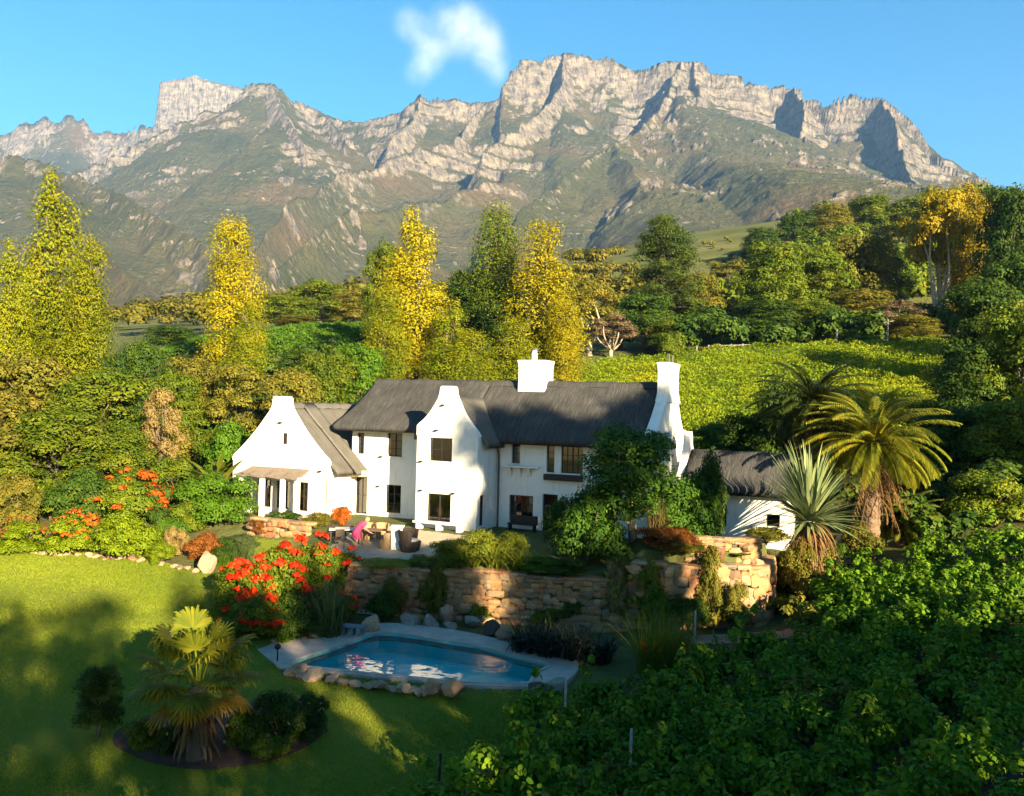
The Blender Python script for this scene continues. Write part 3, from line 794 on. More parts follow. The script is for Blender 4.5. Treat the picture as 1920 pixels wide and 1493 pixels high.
# left end gable triangle
w.prism([(2.4, 5.2), (8.55, 5.0), (5.5, 7.65)], lambda u, v, t: Vector((t, u, v)), SX0 + .004, SX0 + .30)
w.build('wall', M_WHITE, house)
w = MB()
wall_panel(w, fn_front(0), 0, 3.65, -.5, 4.9, [(.76, 2.14, 3.56, 4.80), (.70, 2.14, .18, 1.82)])
wall_panel(w, lambda u, v, d: Vector((3.65 - d, u, v)), .33, T1 + .3, -.5, 4.85, [(.42, 1.02, .2, 1.84)])
w.box(.0, .32, .33, T1 + .3, -.5, 5.1)
def gable_curve(u0, v0, u1, v1, bulge, n=8):
    return [(u0 + (u1 - u0) * k / n, v0 + (v1 - v0) * k / n - bulge * sin(pi * k / n)) for k in range(n + 1)]
gp = [(-.04, 4.903), (-.04, 5.42), (.1, 5.56)] + gable_curve(.18, 5.62, 1.22, 6.92, .14)[0:] + [(1.30, 7.2), (1.34, 7.5), (1.42, 7.57), (2.12, 7.57), (2.20, 7.5), (2.24, 7.2)] + gable_curve(2.34, 6.92, 3.46, 5.30, .16) + [(3.60, 5.12), (3.69, 4.98), (3.69, 4.903)]
w.prism(gp, lambda u, v, t: Vector((u, t, v)), 0.0, .36)
w.build('gable', M_WHITE, house)
# west wing
w = MB()
WS0, WS1, WT = -12.2, -5.5, -.5
wall_panel(w, fn_front(WT), WS0, WS1, -.6, 3.0, [(-9.0, -8.02, .38, 1.98), (-7.5, -6.72, .33, 1.98), (-10.3, -9.35, .38, 1.98)])
gq = [(WS0 - .05, 3.003), (WS0 - .05, 3.2), (WS0 + .12, 3.42)] + gable_curve(WS0 + .3, 3.56, -9.62, 5.95, .14) + [(-9.42, 6.3), (-9.38, 6.72), (-9.28, 6.82), (-8.32, 6.82), (-8.22, 6.72), (-8.18, 6.3)] + gable_curve(-7.98, 5.95, WS1 - .3, 3.52, .14) + [(WS1 - .08, 3.38), (WS1 + .06, 3.16), (WS1 + .06, 3.003)]
slot = (-8.52, -8.28)
w.prism(gq, lambda u, v, t: Vector((u, t, v)), WT, WT + .36)
w.box(WS1 - .32, WS1 - .002, WT + .33, T1 - .01, -.6, 3.0); w.box(WS0, WS0 + .3, WT + .33, 7.0, -.6, 2.95); w.box(WS0 + .3, SX0, 6.7, 7.0, -.6, 2.95)
w.build('gable', M_WHITE, house)
sl = MB(); sl.box(-8.54, -8.28, WT - .012, WT + .02, 4.08, 4.72); sl.build('vent_slot', M_FRAME, house)
# right end gable with its chimney
w = MB()
ge = [(1.72, -.5), (9.3, -.5), (9.3, 4.75), (9.2, 5.0)] + gable_curve(8.95, 5.2, 6.75, 7.1, .40) + [(6.6, 7.45), (4.42, 7.45)] + gable_curve(4.2, 7.2, 2.1, 5.45, .08) + [(1.85, 5.2), (1.72, 4.85)]
w.prism(ge, lambda u, v, t: Vector((t, u, v)), SX1 - .5, SX1 + .06)
for t0 in (3.5, 7.0):     # low buttress ribs on the end wall
    w.prism([(t0, -.5), (t0 + .55, -.5), (t0 + .5, 4.6), (t0 + .28, 5.5), (t0 + .05, 4.6)], lambda u, v, t: Vector((t, u, v)), SX1 + .058, SX1 + .42)
w.build('gable', M_WHITE, house)
def chimney(s0, s1, t0, t1, z0, z1, pot=True, flare=.02):
    m = MB()
    def ring(e, z): return [Vector((s0 - e, t0 - e, z)), Vector((s1 + e, t0 - e, z)), Vector((s1 + e, t1 + e, z)), Vector((s0 - e, t1 + e, z))]
    lv = [(flare * 2.2, z0), (0.02, z0 + .5), (0, z1 - .45), (.04, z1 - .15), (.075, z1 - .04), (.05, z1)]
    vs = []; fs = []
    for e, z in lv: vs += ring(e, z)
    for i in range(len(lv) - 1):
        for k in range(4): fs.append((i * 4 + k, i * 4 + (k + 1) % 4, (i + 1) * 4 + (k + 1) % 4, (i + 1) * 4 + k))
    fs.append((3, 2, 1, 0)); e = (len(lv) - 1) * 4; fs.append((e, e + 1, e + 2, e + 3))
    m.add(vs, fs)
    c = m.build('chimney', M_WHITE, house)
    if pot:
        k = MB(); M = Matrix.Translation(((s0 + s1) / 2 - .12, (t0 + t1) / 2, z1 - .01))
        k.lathe([(.17, 0), (.17, .42), (.14, .44), (.14, .62)], 12, M=M); k.build('chimney_pot', M_WHITE, c, True)
        k = MB(); k.lathe([(.24, .625), (.24, .69), (.10, .76)], 12, M=M); k.build('cowl', M_PIPE, c)
    else:
        k = MB(); M = Matrix.Translation(((s0 + s1) / 2, (t0 + t1) / 2, z1 - .01))
        k.lathe([(.05, 0), (.05, .5)], 8, M=M); k.lathe([(.05, 0), (.05, .42)], 8, M=M @ Matrix.Translation((.16, .1, 0))); k.build('flue_pipe', M_PIPE, c)
    return c
chimney(3.75, 5.35, 4.85, 6.15, 6.4, 9.25)
ce = chimney(SX1 - .52, SX1 + .09, 4.45, 6.55, 7.0, 9.12, False, .05)

# roofs ------------------------------------------------------------
def roof_slab(name, prof, a0, a1, n, fn, mat, th=.34, flare=(0, 0), seed=3, sub=8, parent=None):
    """thick thatch: prof = [(q, z)] across, stations a0..a1 along; fn(a, q, z)"""
    pr = []
    for (q0, z0), (q1, z1) in zip(prof[:-1], prof[1:]):
        for k in range(sub): pr.append((q0 + (q1 - q0) * k / sub, z0 + (z1 - z0) * k / sub))
    pr.append(prof[-1])
    K = len(pr); zs = [z for _, z in pr]; zr, ze = max(zs), min(zs)
    vs = []; fs = []
    for layer in (0, 1):
        for i in range(n + 1):
            for q, z in pr:
                f = (zr - z) / (zr - ze)
                b0, b1 = a0 - flare[0] * f ** 2, a1 + flare[1] * f ** 2
                a = b0 + (b1 - b0) * i / n
                dz = .07 * (fbm(np.array([a * .7 + seed]), np.array([q * .9]), 3, seed)[0] - .5)
                vs.append(fn(a, q, z + dz - (th if layer else 0)))
    st = (n + 1) * K
    for i in range(n):
        for k in range(K - 1):
            a = i * K + k
            fs.append((a, a + 1, a + K + 1, a + K)); fs.append((st + a, st + a + K, st + a + K + 1, st + a + 1))
    for i in range(n):
        for k in (0, K - 1):
            a = i * K + k; fs.append((a, a + K, st + a + K, st + a))
    for i in (0, n):
        for k in range(K - 1):
            a = i * K + k; fs.append((a, a + 1, st + a + 1, st + a))
    m = MB(); m.add(vs, fs)
    return m.build(name, mat, parent or house, True)
def ridge_cap(q, z, a0, a1, fn, par, mat):
    m = MB(); n = 24; prev = None; vs = []; fs = []
    sec = [(-.34, -.26), (-.26, -.05), (0, .09), (.26, -.05), (.34, -.26)]
    for i in range(n + 1):
        a = a0 + (a1 - a0) * i / n
        for dq, dz in sec: vs.append(fn(a, q + dq, z + dz + .03 * sin(i * 1.7)))
    for i in range(n):
        for k in range(4): fs.append((i * 5 + k, i * 5 + k + 1, i * 5 + 6 + k, i * 5 + 5 + k))
    m.add(vs, fs); m.build('ridge_cap', mat, par, True)
fx = lambda a, q, z: Vector((a, q, z))
rm = roof_slab('roof', [(1.78, 4.86), (1.95, 5.05), (3.2, 6.10), (5.5, 8.0), (9.2, 4.8)], 1.7, SX1 - .48, 46, fx, M_THATCH, .30)
ridge_cap(5.5, 8.0, -6.2, SX1 - .5, fx, rm, M_THATCH)
roof_slab('roof', [(1.72, 5.22), (1.9, 5.38), (3.3, 6.28), (5.5, 8.05), (9.2, 4.9)], -6.25, 1.75, 36, fx, M_THATCH, .30, (.75, 0), 8)
fy = lambda a, q, z: Vector((q, a, z))
roof_slab('roof', [(-.42, 4.92), (-.3, 5.05), (1.78, 7.02), (3.98, 4.78), (4.08, 4.62)], .37, 5.0, 24, fy, M_THATCH_B, .30, (0, 0), 11)
rw = roof_slab('roof', [(-12.66, 2.66), (-12.5, 2.86), (-8.85, 6.42), (-5.2, 2.86), (-5.04, 2.68)], WT + .37, 7.4, 28, fy, M_THATCH_B, .28, (0, 0), 15)
ridge_cap(-8.85, 6.42, WT + .37, 7.4, fy, rw, M_THATCH_B)
roof_slab('roof', [(-8.7, 6.49), (-4.86, 2.75), (-4.66, 2.58)], 1.3, T1 - .02, 8, fy, M_THATCH_B, .20, (0, 0), 19)
# awning and porch of the wing
m = MB(); n = 10
for layer in (0, .07):
    pass
vs = []; fs = []
for layer in (0, 1):
    for i in range(n + 1):
        s0 = -10.75 + 4.1 * i / n
        for k in range(4):
            f = k / 3; vs.append(Vector((s0 - (.35 * f if i == 0 else 0), WT - .02 - 1.15 * f, 2.72 - .42 * f - .06 * sin(pi * f) - (.09 if layer else 0) - .05 * f * sin(i * 2.1))))
st = (n + 1) * 4
for i in range(n):
    for k in range(3):
        a = i * 4 + k; fs += [(a, a + 1, a + 5, a + 4), (st + a, st + a + 4, st + a + 5, st + a + 1)]
    for k in (0, 3):
        a = i * 4 + k; fs.append((a, a + 4, st + a + 4, st + a))
for i in (0, n):
    for k in range(3):
        a = i * 4 + k; fs.append((a, a + 1, st + a + 1, st + a))
m.add(vs, fs); aw = m.build('awning', M_AWN, house)
for s0 in (-10.7, -9.2, -7.75, -6.75):
    k = MB(); k.bbox(s0 - .12, s0 + .12, WT - 1.06, WT - .82, -.6, 2.30, .03); k.build('porch_pillar', M_WHITE, house)
k = MB(); k.bbox(-5.42, -4.55, T1 - .75, T1 - .02, 2.26, 2.62, .05); k.build('door_canopy', M_BEAM, house)

# openings ---------------------------------------------------------
f0 = fn_front(T1)
window(f0, *left_holes[0], 2, 3); window(f0, *left_holes[1], 2, 3); window(f0, *left_holes[3], 1, 3, .3)
window(f0, *left_holes[2], 2, 2, .2, name='glass_door', sill=False)
for h, c, r, cu in ((right_holes[0], 1, 2, 0), (right_holes[1], 1, 4, .25), (right_holes[2], 4, 3, .22), (right_holes[3], 1, 3, .3), (right_holes[4], 4, 3, .18), (right_holes[6], 2, 2, 0)):
    window(f0, *h, c, r, cu)
window(f0, *right_holes[5], 1, 1, 0, name='glass_door', sill=False)
fb = fn_front(0)
window(fb, .76, 2.14, 3.56, 4.80, 2, 2, .12); window(fb, .70, 2.14, .18, 1.82, 2, 1, .26, sill=False, name='glass_door')
window(lambda u, v, d: Vector((3.65 - d, u, v)), .42, 1.02, .2, 1.84, 1, 2, .2)
fw = fn_front(WT)
window(fw, -9.0, -8.02, .38, 1.98, 3, 1, .3); window(fw, -7.5, -6.72, .33, 1.98, 2, 2, .3); window(fw, -10.3, -9.35, .38, 1.98, 2, 2, .3)
# flower shelf under the first upper window, window box, lamps, pipes
m = MB(); m.bbox(4.15, 6.2, T1 - .34, T1 - .003, 3.28, 3.38, .02)
for s0 in (4.5, 5.05, 5.6): m.prism([(0, 3.279), (-.30, 3.279), (0, 2.75)], lambda u, v, t: Vector((t, T1 - .003 + u, v)), s0, s0 + .07)
m.build('flower_shelf', M_WHITE, house)
m = MB(); m.bbox(6.5, 8.66, T1 - .30, T1 - .003, 2.72, 3.04, .03); m.build('window_box', M_FRAME, house)
m = MB(); m.tube([(3.72, 2.1, 4.7), (3.78, 2.25, 4.3), (3.79, 2.36, 3.9), (3.79, 2.38, .0)], .05, 8); m.build('drainpipe', M_PIPE, house)
m = MB(); m.tube([(-5.42, WT - .03, 2.8), (-5.42, WT - .03, -.1)], .02, 6); m.build('drainpipe', M_PIPE, house)
def wall_lamp(s, t, z):
    m = MB(); m.bbox(s - .09, s + .09, t - .17, t - .004, z - .04, z + .05, .015); m.build('wall_lamp', M_FRAME, house)
for a in ((1.55, 0, 6.55), (1.2, 0, 5.2), (.30, 0, 3.5), (.33, 0, 1.95), (-3.8, T1, 3.45), (-3.95, T1, 1.72), (-8.75, WT, 5.3), (-5.9, WT, 2.65), (2.3, 0, 1.9)):
    wall_lamp(*a)

# low service wing on the right
EX0, EX1, ET0, ET1 = 13.3, 18.9, 3.2, 7.6
w = MB(); wall_panel(w, fn_front(ET0), EX0, EX1, -.6, 3.0, [(14.75, 15.95, .85, 1.95), (17.85, 18.5, 1.05, 1.65)])
w.box(EX0, EX0 + .3, ET0 + .33, ET1, -.6, 3.0); w.box(EX1 - .3, EX1, ET0 + .33, ET1, -.6, 3.0); w.box(EX0 + .3, EX1 - .3, ET1 - .3, ET1, -.6, 3.0)
w.build('wall', M_WHITE, house)
w = MB(); ge2 = [(ET0 - .15, 2.6)] + [(ET0 - .15, 3.02)] + gable_curve(ET0 + .1, 3.1, 5.0, 4.8, .3) + [(5.05, 5.25), (5.25, 5.5), (5.5, 5.5), (5.7, 5.25)] + gable_curve(5.75, 4.8, ET1, 3.1, .3) + [(ET1 + .15, 2.6)]
w.prism(ge2, lambda u, v, t: Vector((t, u, v)), EX0 - .02, EX0 + .34)
w.build('gable', M_WHITE, house)
roof_slab('roof', [(ET0 - .42, 2.74), (ET0 - .3, 2.9), (5.4, 4.55), (ET1 + .4, 2.8)], EX0 + .36, EX1 + .3, 18, fx, M_THATCH, .26, (0, .1), 27)
fe = fn_front(ET0); window(fe, 14.75, 15.95, .85, 1.95, 1, 1); window(fe, 17.85, 18.5, 1.05, 1.65, 1, 1)
# floors inside keep the rooms dark
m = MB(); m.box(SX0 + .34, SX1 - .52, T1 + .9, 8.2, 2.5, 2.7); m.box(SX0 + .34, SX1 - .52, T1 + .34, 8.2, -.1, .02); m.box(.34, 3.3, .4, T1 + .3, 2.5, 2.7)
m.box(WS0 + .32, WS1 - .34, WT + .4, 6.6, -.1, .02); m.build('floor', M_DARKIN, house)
# ================================================================== PLANT BUILDERS
LEAF4 = np.array([(-1, 0, 0), (0, -.5, .12), (1, 0, 0), (0, .5, .12)], dtype=np.float32)
LEAF6 = np.array([(-1, 0, 0), (-.45, -.62, .10), (.25, -.55, .12), (1, 0, -.06), (.25, .55, .12), (-.45, .62, .10)], dtype=np.float32)
NEEDLE = np.array([(-1, 0, 0), (0, -.22, .05), (1, 0, 0), (0, .22, .05)], dtype=np.float32)
def unit(v): return v / (np.linalg.norm(v, axis=-1, keepdims=True) + 1e-9)
def leaf_verts(pts, nrm, size, tmpl, rng, droop=0.0):
    n = len(pts)
    a = rng.normal(size=(n, 3)); a[:, 2] -= droop
    t = unit(np.cross(nrm, a)); b = np.cross(nrm, t)
    if droop: 
        t2 = unit(a - (a * nrm).sum(1, keepdims=True) * nrm); t, b = t2, np.cross(nrm, t2)
    sz = np.asarray(size).reshape(-1, 1, 1)
    v = pts[:, None, :] + sz * (t[:, None, :] * tmpl[None, :, 0:1] + b[:, None, :] * tmpl[None, :, 1:2] + nrm[:, None, :] * tmpl[None, :, 2:3])
    return v.reshape(-1, 3)
def leaf_mesh(name, pts, nrm, size, mat, tmpl=LEAF4, rng=RNG, droop=0.0):
    v = leaf_verts(pts, nrm, size, tmpl, rng, droop); k = len(tmpl); n = len(pts)
    return np_mesh(name, v, np.arange(n * k), np.full(n, k), mat)
def clump_points(clumps, n, rng, up=.25, shell=.62, jit=.5):
    c = np.array(clumps, dtype=float)              # cx cy cz rx ry rz
    wgt = (c[:, 3] * c[:, 4] + c[:, 4] * c[:, 5] + c[:, 3] * c[:, 5]) ; wgt /= wgt.sum()
    idx = rng.choice(len(c), n, p=wgt)
    d = unit(rng.normal(size=(n, 3))); low_ = d[:, 2] < -.35; d[low_, 2] *= -rng.random(low_.sum())
    d = unit(d)
    r = shell + (1.06 - shell) * rng.random(n) ** .7
    lump = 1 + .22 * np.sin(d[:, 0] * 5 + idx * 1.7) * np.cos(d[:, 1] * 5 + idx) + .12 * np.sin(d[:, 2] * 9 + idx * 2.3)
    pts = c[idx, :3] + d * c[idx, 3:] * (r * lump)[:, None]
    nrm = unit(d + jit * rng.normal(size=(n, 3)) * .6 + np.array([0, 0, up]))
    return pts, nrm
def limb(mb, p0, p1, r0, r1, rng, bend=.12, n=5, seg=6):
    p0 = np.array(p0, float); p1 = np.array(p1, float); L = np.linalg.norm(p1 - p0)
    off = rng.normal(size=3) * bend * L
    pts = [p0 + (p1 - p0) * t + off * sin(pi * t) for t in np.linspace(0, 1, n)]
    mb.tube(pts, [r0 + (r1 - r0) * t for t in np.linspace(0, 1, n)], seg)
M_PALMBARK = plain('palm_bark', (.22, .14, .085), (.09, .055, .033), 5, .95, .9, 16, stretch=(1, 1, 1.6))
PROTO = {}
def proto(kind, var):
    """unit crowns and trunks (10 m tall); (crown mesh, trunk mesh, nominal width)"""
    key = (kind, var)
    if key in PROTO: return PROTO[key]
    rng = np.random.default_rng(1000 + hash(kind) % 1 + sum(ord(ch) for ch in kind) * 7 + var * 131)
    tr = MB(); cl = []
    if kind == 'poplar':
        W = 3.6
        limb(tr, (0, 0, -.3), (.1, .05, 9.2), .22, .03, rng, .02, 8)
        nst = 1 + var % 3
        for st in range(nst):
            ox = 0 if st == 0 else rng.uniform(-.8, .8); oy = 0 if st == 0 else rng.uniform(-.6, .6)
            top = 9.7 if st == 0 else rng.uniform(6.2, 8.6)
            for z in np.arange(.9, top, .42):
                f = z / top
                R = (W / 2) * (.6 + .5 * min(1, f * 3)) * (1 - max(0, f - .4) / .6 * .93) ** (.62, .36, .48, .3)[var % 4] * (1 if st == 0 else .62)
                R = max(R, .22)
                for k in range(3 if R > .8 else 2):
                    a = rng.uniform(0, 2 * pi); rr = R * rng.uniform(.25, .62)
                    cr = R * rng.uniform(.28, .66) + .08
                    cl.append((ox + rr * cos(a), oy + rr * sin(a), z + rng.uniform(-.2, .2), cr, cr, cr * rng.uniform(1.1, 1.7)))
        for z in np.arange(1.2, 8, .5):
            a = rng.uniform(0, 2 * pi); limb(tr, (0, 0, z), (.9 * cos(a), .9 * sin(a), z + 1.3), .06, .015, rng, .06, 4, 5)
        pts, nr = clump_points(cl, 24000, rng, .2, .5)
        me = leaf_mesh('crown_' + kind, pts, nr, rng.uniform(.04, .09, len(pts)), L_POPLAR, LEAF4, rng)
    elif kind in ('round', 'airy'):
        W = 9.0
        limb(tr, (0, 0, -.3), (rng.uniform(-.3, .3), rng.uniform(-.3, .3), 4.2), .34, .22, rng, .05, 6, 8)
        N_ = 36 if kind == 'round' else 22
        for k in range(N_):
            a = k * 2.4 + rng.uniform(-.4, .4); f = (k + .5) / N_
            z = (1.5 if kind == 'round' else 2.4) + (7.3 if kind == 'round' else 6.4) * (1 - f) ** .8 + rng.uniform(-.4, .4)
            rr = (W / 2 - 1.2) * sqrt(max(.05, 1 - ((z - 4.2) / 5.4) ** 2)) * rng.uniform(.35, 1.0)
            cr = rng.uniform(1.0, 1.75) if kind == 'round' else rng.uniform(.8, 1.35)
            x, y = rr * cos(a), rr * sin(a)
            cl.append((x, y, z, cr, cr, cr * rng.uniform(.65, .95)))
            if k % 2 == 0: limb(tr, (0, 0, min(z - .6, 3.8)), (x * .85, y * .85, z), .13, .03, rng, .1)
        pts, nr = clump_points(cl, 19000 if kind == 'round' else 9000, rng, .3, .55)
        me = leaf_mesh('crown_' + kind, pts, nr, rng.uniform(.09, .19, len(pts)), L_OAK, LEAF4, rng)
    elif kind in ('gum', 'highgum'):
        W = 8.0
        tips = []; hi = kind == 'highgum'; z0 = 6.2 if hi else 2.2; z1 = (7.8, 8.8) if hi else (5, 8)
        limb(tr, (0, 0, -.3), (.2, 0, z0), .34, .26, rng, .03, 5, 8)
        for k in range(7):
            a = k * 2 * pi / 7 + rng.uniform(-.3, .3); r_ = rng.uniform(1.0, 2.4); z = rng.uniform(*z1)
            limb(tr, (.2, 0, z0 - .9), (r_ * cos(a), r_ * sin(a), z), .17, .05, rng, .08, 6, 7); tips.append((r_ * cos(a), r_ * sin(a), z))
        for (x, y, z) in tips + [(0, 0, 8.6), (.5, .3, 7.8)]:
            for q in range(4):
                cr = rng.uniform(.7, 1.25); cl.append((x + rng.uniform(-1.3, 1.3), y + rng.uniform(-1.3, 1.3), z + rng.uniform(*((-.6, .5) if hi else (-1.8, .9))), cr, cr, cr * (.7 if hi else 1.0)))
        pts, nr = clump_points(cl, 13000, rng, .2, .45)
        me = leaf_mesh('crown_' + kind, pts, nr, rng.uniform(.09, .18, len(pts)), L_GOLD, LEAF4, rng)
    elif kind == 'pine':
        W = 6.6
        limb(tr, (0, 0, -.3), (.1, .1, 9.2), .26, .05, rng, .02, 7, 8)
        for z in np.arange(2.0, 9.7, .46):
            f = (z - 2.2) / 7.4; R = (W / 2) * (1.0 - .62 * f ** 1.3)
            for k in range(6 if f < .8 else 3):
                a = rng.uniform(0, 2 * pi); rr = R * rng.uniform(.35, .85); cr = rng.uniform(.65, 1.15)
                cl.append((rr * cos(a), rr * sin(a), z + rng.uniform(-.3, .3), cr, cr, cr * rng.uniform(.45, .75)))
                limb(tr, (0, 0, z - .3), (rr * cos(a), rr * sin(a), z - .1), .06, .02, rng, .05, 3, 5)
        pts, nr = clump_points(cl, 24000, rng, .5, .5)
        me = leaf_mesh('crown_' + kind, pts, nr, rng.uniform(.09, .18, len(pts)), L_PINE, NEEDLE, rng)
    else:   # bush: 10 units tall too, leafy to the ground
        W = 12.0
        for k in range(6):
            a = rng.uniform(0, 2 * pi); limb(tr, (0, 0, -.3), (3.4 * cos(a), 3.4 * sin(a), 6), .22, .06, rng, .12, 4, 5)
        for k in range(26):
            a = rng.uniform(0, 2 * pi); q = rng.random() ** .5
            cr = rng.uniform(1.6, 2.6); rr = q * (W / 2 - 1.6)
            z = rng.uniform(1.4, 8.0) * sqrt(1 - .42 * q * q)
            cl.append((rr * cos(a), rr * sin(a), z, cr, cr, cr * rng.uniform(.75, 1.05)))
        pts, nr = clump_points(cl, 14000, rng, .3, .6)
        pts[:, 2] = np.maximum(pts[:, 2], .1)
        me = leaf_mesh('crown_bush', pts, nr, rng.uniform(.13, .28, len(pts)), L_HEDGE, LEAF6, rng)
    tm = bpy.data.meshes.new('trunk_' + kind); tm.from_pydata([tuple(p) for p in tr.v], [], tr.f); tm.materials.append(M_BARK)
    tm.polygons.foreach_set('use_smooth', [True] * len(tm.polygons)); tm.update()
    PROTO[key] = (me, tm, W)
    return PROTO[key]
_var = {}
def plant(name, label, cat, loc, h, w, kind, mat, bark=None, rz=None, group=None, parts=('trunk', 'crown'), lean=(0, 0), var=None):
    if var is None: var = _var.get(kind, 0) % 4; _var[kind] = _var.get(kind, 0) + 1
    cm, tm, W = proto(kind, var)
    rz = random.uniform(0, 6.28) if rz is None else rz
    r = thing(name, label, cat, loc, rz, group)
    r.rotation_euler = (lean[0], lean[1], rz)
    sc = (w / W, w / W, h / 10.0)
    t = link_mesh(parts[0], tm, r); t.scale = sc
    c = link_mesh(parts[1], cm, r); c.scale = sc
    for o, m_ in ((t, bark), (c, mat)):
        if m_ is not None:
            o.material_slots[0].link = 'OBJECT'; o.material_slots[0].material = m_
    return r
def tree(px, top, wpx, D, kind, mat, label, cat='tree', name='tree', bark=None, group=None, lean=(0, 0), var=None, sink=0.0, rz=None):
    b = atD(px, D); b.z -= sink
    X, Z = ray(px, top)
    h = CZ + Z * D - b.z
    return plant(name, label, cat, b, h / .985, wpx / FPX * D, kind, mat, bark, rz, group, ('stems', 'foliage') if kind == 'bush' else ('trunk', 'crown'), lean=lean, var=var)
def bush(px, top, base, wpx, mat, label, cat='shrub', name='shrub', D=None, extra=None, group=None, var=None):
    """shrub standing on the ground at picture row base"""
    if D is None:
        p = G(px, base)
    else:
        p = atD(px, D)
    X, Z = ray(px, top); h = CZ + Z * p.y - p.z
    w = wpx / FPX * p.y
    r = plant(name, label, cat, p, h / .95, w, 'bush', mat, M_STEM, None, group, ('stems', 'foliage'), var=var)
    if extra: blossoms(r, w * 1.08, h * 1.08, extra[0], int(extra[1] * 1.5), *extra[2:])
    return r
def blossoms(root, w, h, mat, n=260, size=.07, topbias=.5, name='blossom', clumps=34, seed=0):
    rng = np.random.default_rng(50 + seed + int(w * 100))
    cl = []
    for k in range(clumps):
        a = rng.uniform(0, 2 * pi); q = sqrt(rng.random()); z = h * (topbias + (1 - topbias) * rng.random() * sqrt(max(.1, 1 - .5 * q * q)))
        cr = rng.uniform(.035, .095) * w
        z = h * (.30 + .66 * sqrt(max(0.02, 1 - q * q))) * rng.uniform(1 - .5 * (1 - topbias), 1.04)
        cl.append((q * w * .5 * cos(a), q * w * .5 * sin(a), z, cr, cr, cr * .8))
    pts, nr = clump_points(cl, n, rng, .3, .4)
    me = leaf_mesh(name, pts, nr, rng.uniform(.6, 1.25, n) * size, mat, LEAF6, rng)
    return link_mesh(name, me, root)

class Strips:
    """long blades: each is a narrow strip along a curve"""
    def __init__(s): s.v = []; s.f = []; s.c = []; s.n = 0
    def blade(s, pts, widths, side, fold=0.0):
        pts = np.asarray(pts, float); n = len(pts)
        w = np.asarray(widths, float).reshape(-1, 1); side = np.asarray(side, float)
        if side.ndim == 1: side = np.tile(side, (n, 1))
        a = pts - side * w; b = pts + side * w
        if fold: a[:, 2] -= fold * w[:, 0]; b[:, 2] -= fold * w[:, 0]
        vs = np.stack([a, b], 1).reshape(-1, 3)
        s.v.append(vs)
        for i in range(n - 1):
            k = s.n + 2 * i; s.f += [k, k + 1, k + 3, k + 2]; s.c.append(4)
        s.n += len(vs)
    def mesh(s, name, mat): return np_mesh(name, np.concatenate(s.v), np.array(s.f), np.array(s.c), mat)
def curve_blade(base, az, elev, L, droop, n=6):
    """points along a blade leaving base at elevation, bending down by droop"""
    pts = [np.array(base, float)]; e = elev; st = L / (n - 1)
    for i in range(n - 1):
        d = np.array([cos(az) * cos(e), sin(az) * cos(e), sin(e)])
        pts.append(pts[-1] + d * st); e -= droop / (n - 1)
    return np.array(pts)
def tuft(name, label, cat, loc, h, spread, n, width, mat, droop=1.0, elev=(1.0, 1.5), rad=.1, group=None, part='leaves', seed=1, flower=None, fh=1.0, nfl=6):
    rng = np.random.default_rng(seed); s = Strips()
    for i in range(n):
        az = rng.uniform(0, 2 * pi); e = rng.uniform(*elev); L = h * rng.uniform(.65, 1.1) / max(.45, sin(e)) * .9
        q = sqrt(rng.random()) * rad
        base = (q * cos(az * 1.7 + i), q * sin(az * 1.7 + i), -.03)
        pts = curve_blade(base, az, e, L, droop * rng.uniform(.4, 1.3))
        t = np.linspace(0, 1, len(pts)); w = width * (1 - t ** 2.2) * (.55 + .45 * np.minimum(1, t * 5)) * rng.uniform(.7, 1.2)
        s.blade(pts, np.maximum(w, .0015), (-sin(az), cos(az), .15 * rng.normal()))
    r = thing(name, label, cat, loc, rng.uniform(0, 6), group)
    link_mesh(part, s.mesh(part, mat), r)
    if flower is not None:
        f = []
        for k in range(nfl):
            a = rng.uniform(0, 6.28); q = rng.random() * spread * .5
            for j in range(26): f.append((q * cos(a) + rng.normal() * .05, q * sin(a) + rng.normal() * .05, fh * h * rng.uniform(.75, 1.05)))
        f = np.array(f); link_mesh('blossom', leaf_mesh('blossom', f, unit(rng.normal(size=f.shape)), rng.uniform(.03, .06, len(f)), flower, LEAF4, rng), r)
    return r
def frond(s, base, az, elev, L, droop, wleaf, lleaf, rng, n=14, sag=.5, dens=2):
    """feather leaf: midrib and two rows of leaflets"""
    pts = curve_blade(base, az, elev, L, droop, n)
    side = np.array([-sin(az), cos(az), 0.0])
    s.blade(pts, np.linspace(.035, .008, n) * L / 3, side)
    for i in range(1, n - 1):
        for q in range(dens):
            f = (i + q / dens) / (n - 1)
            p = pts[i] + (pts[i + 1] - pts[i]) * q / dens
            t = unit(pts[i + 1] - pts[i])
            l = lleaf * (sin(pi * min(1, .12 + f * .86)) ** .6) * rng.uniform(.85, 1.1)
            for sg in (-1, 1):
                d = unit(side * sg * .75 + t * .75 + np.array([0, 0, -sag * .25 + .15]))
                mid = p + d * l * .55; end = p + d * l * .95 + np.array([0, 0, -sag * l * .35])
                s.blade([p, mid, end], [wleaf * .6, wleaf, wleaf * .12], unit(np.cross(d, np.array([0, 0, 1.0]) + .3 * side * sg)))
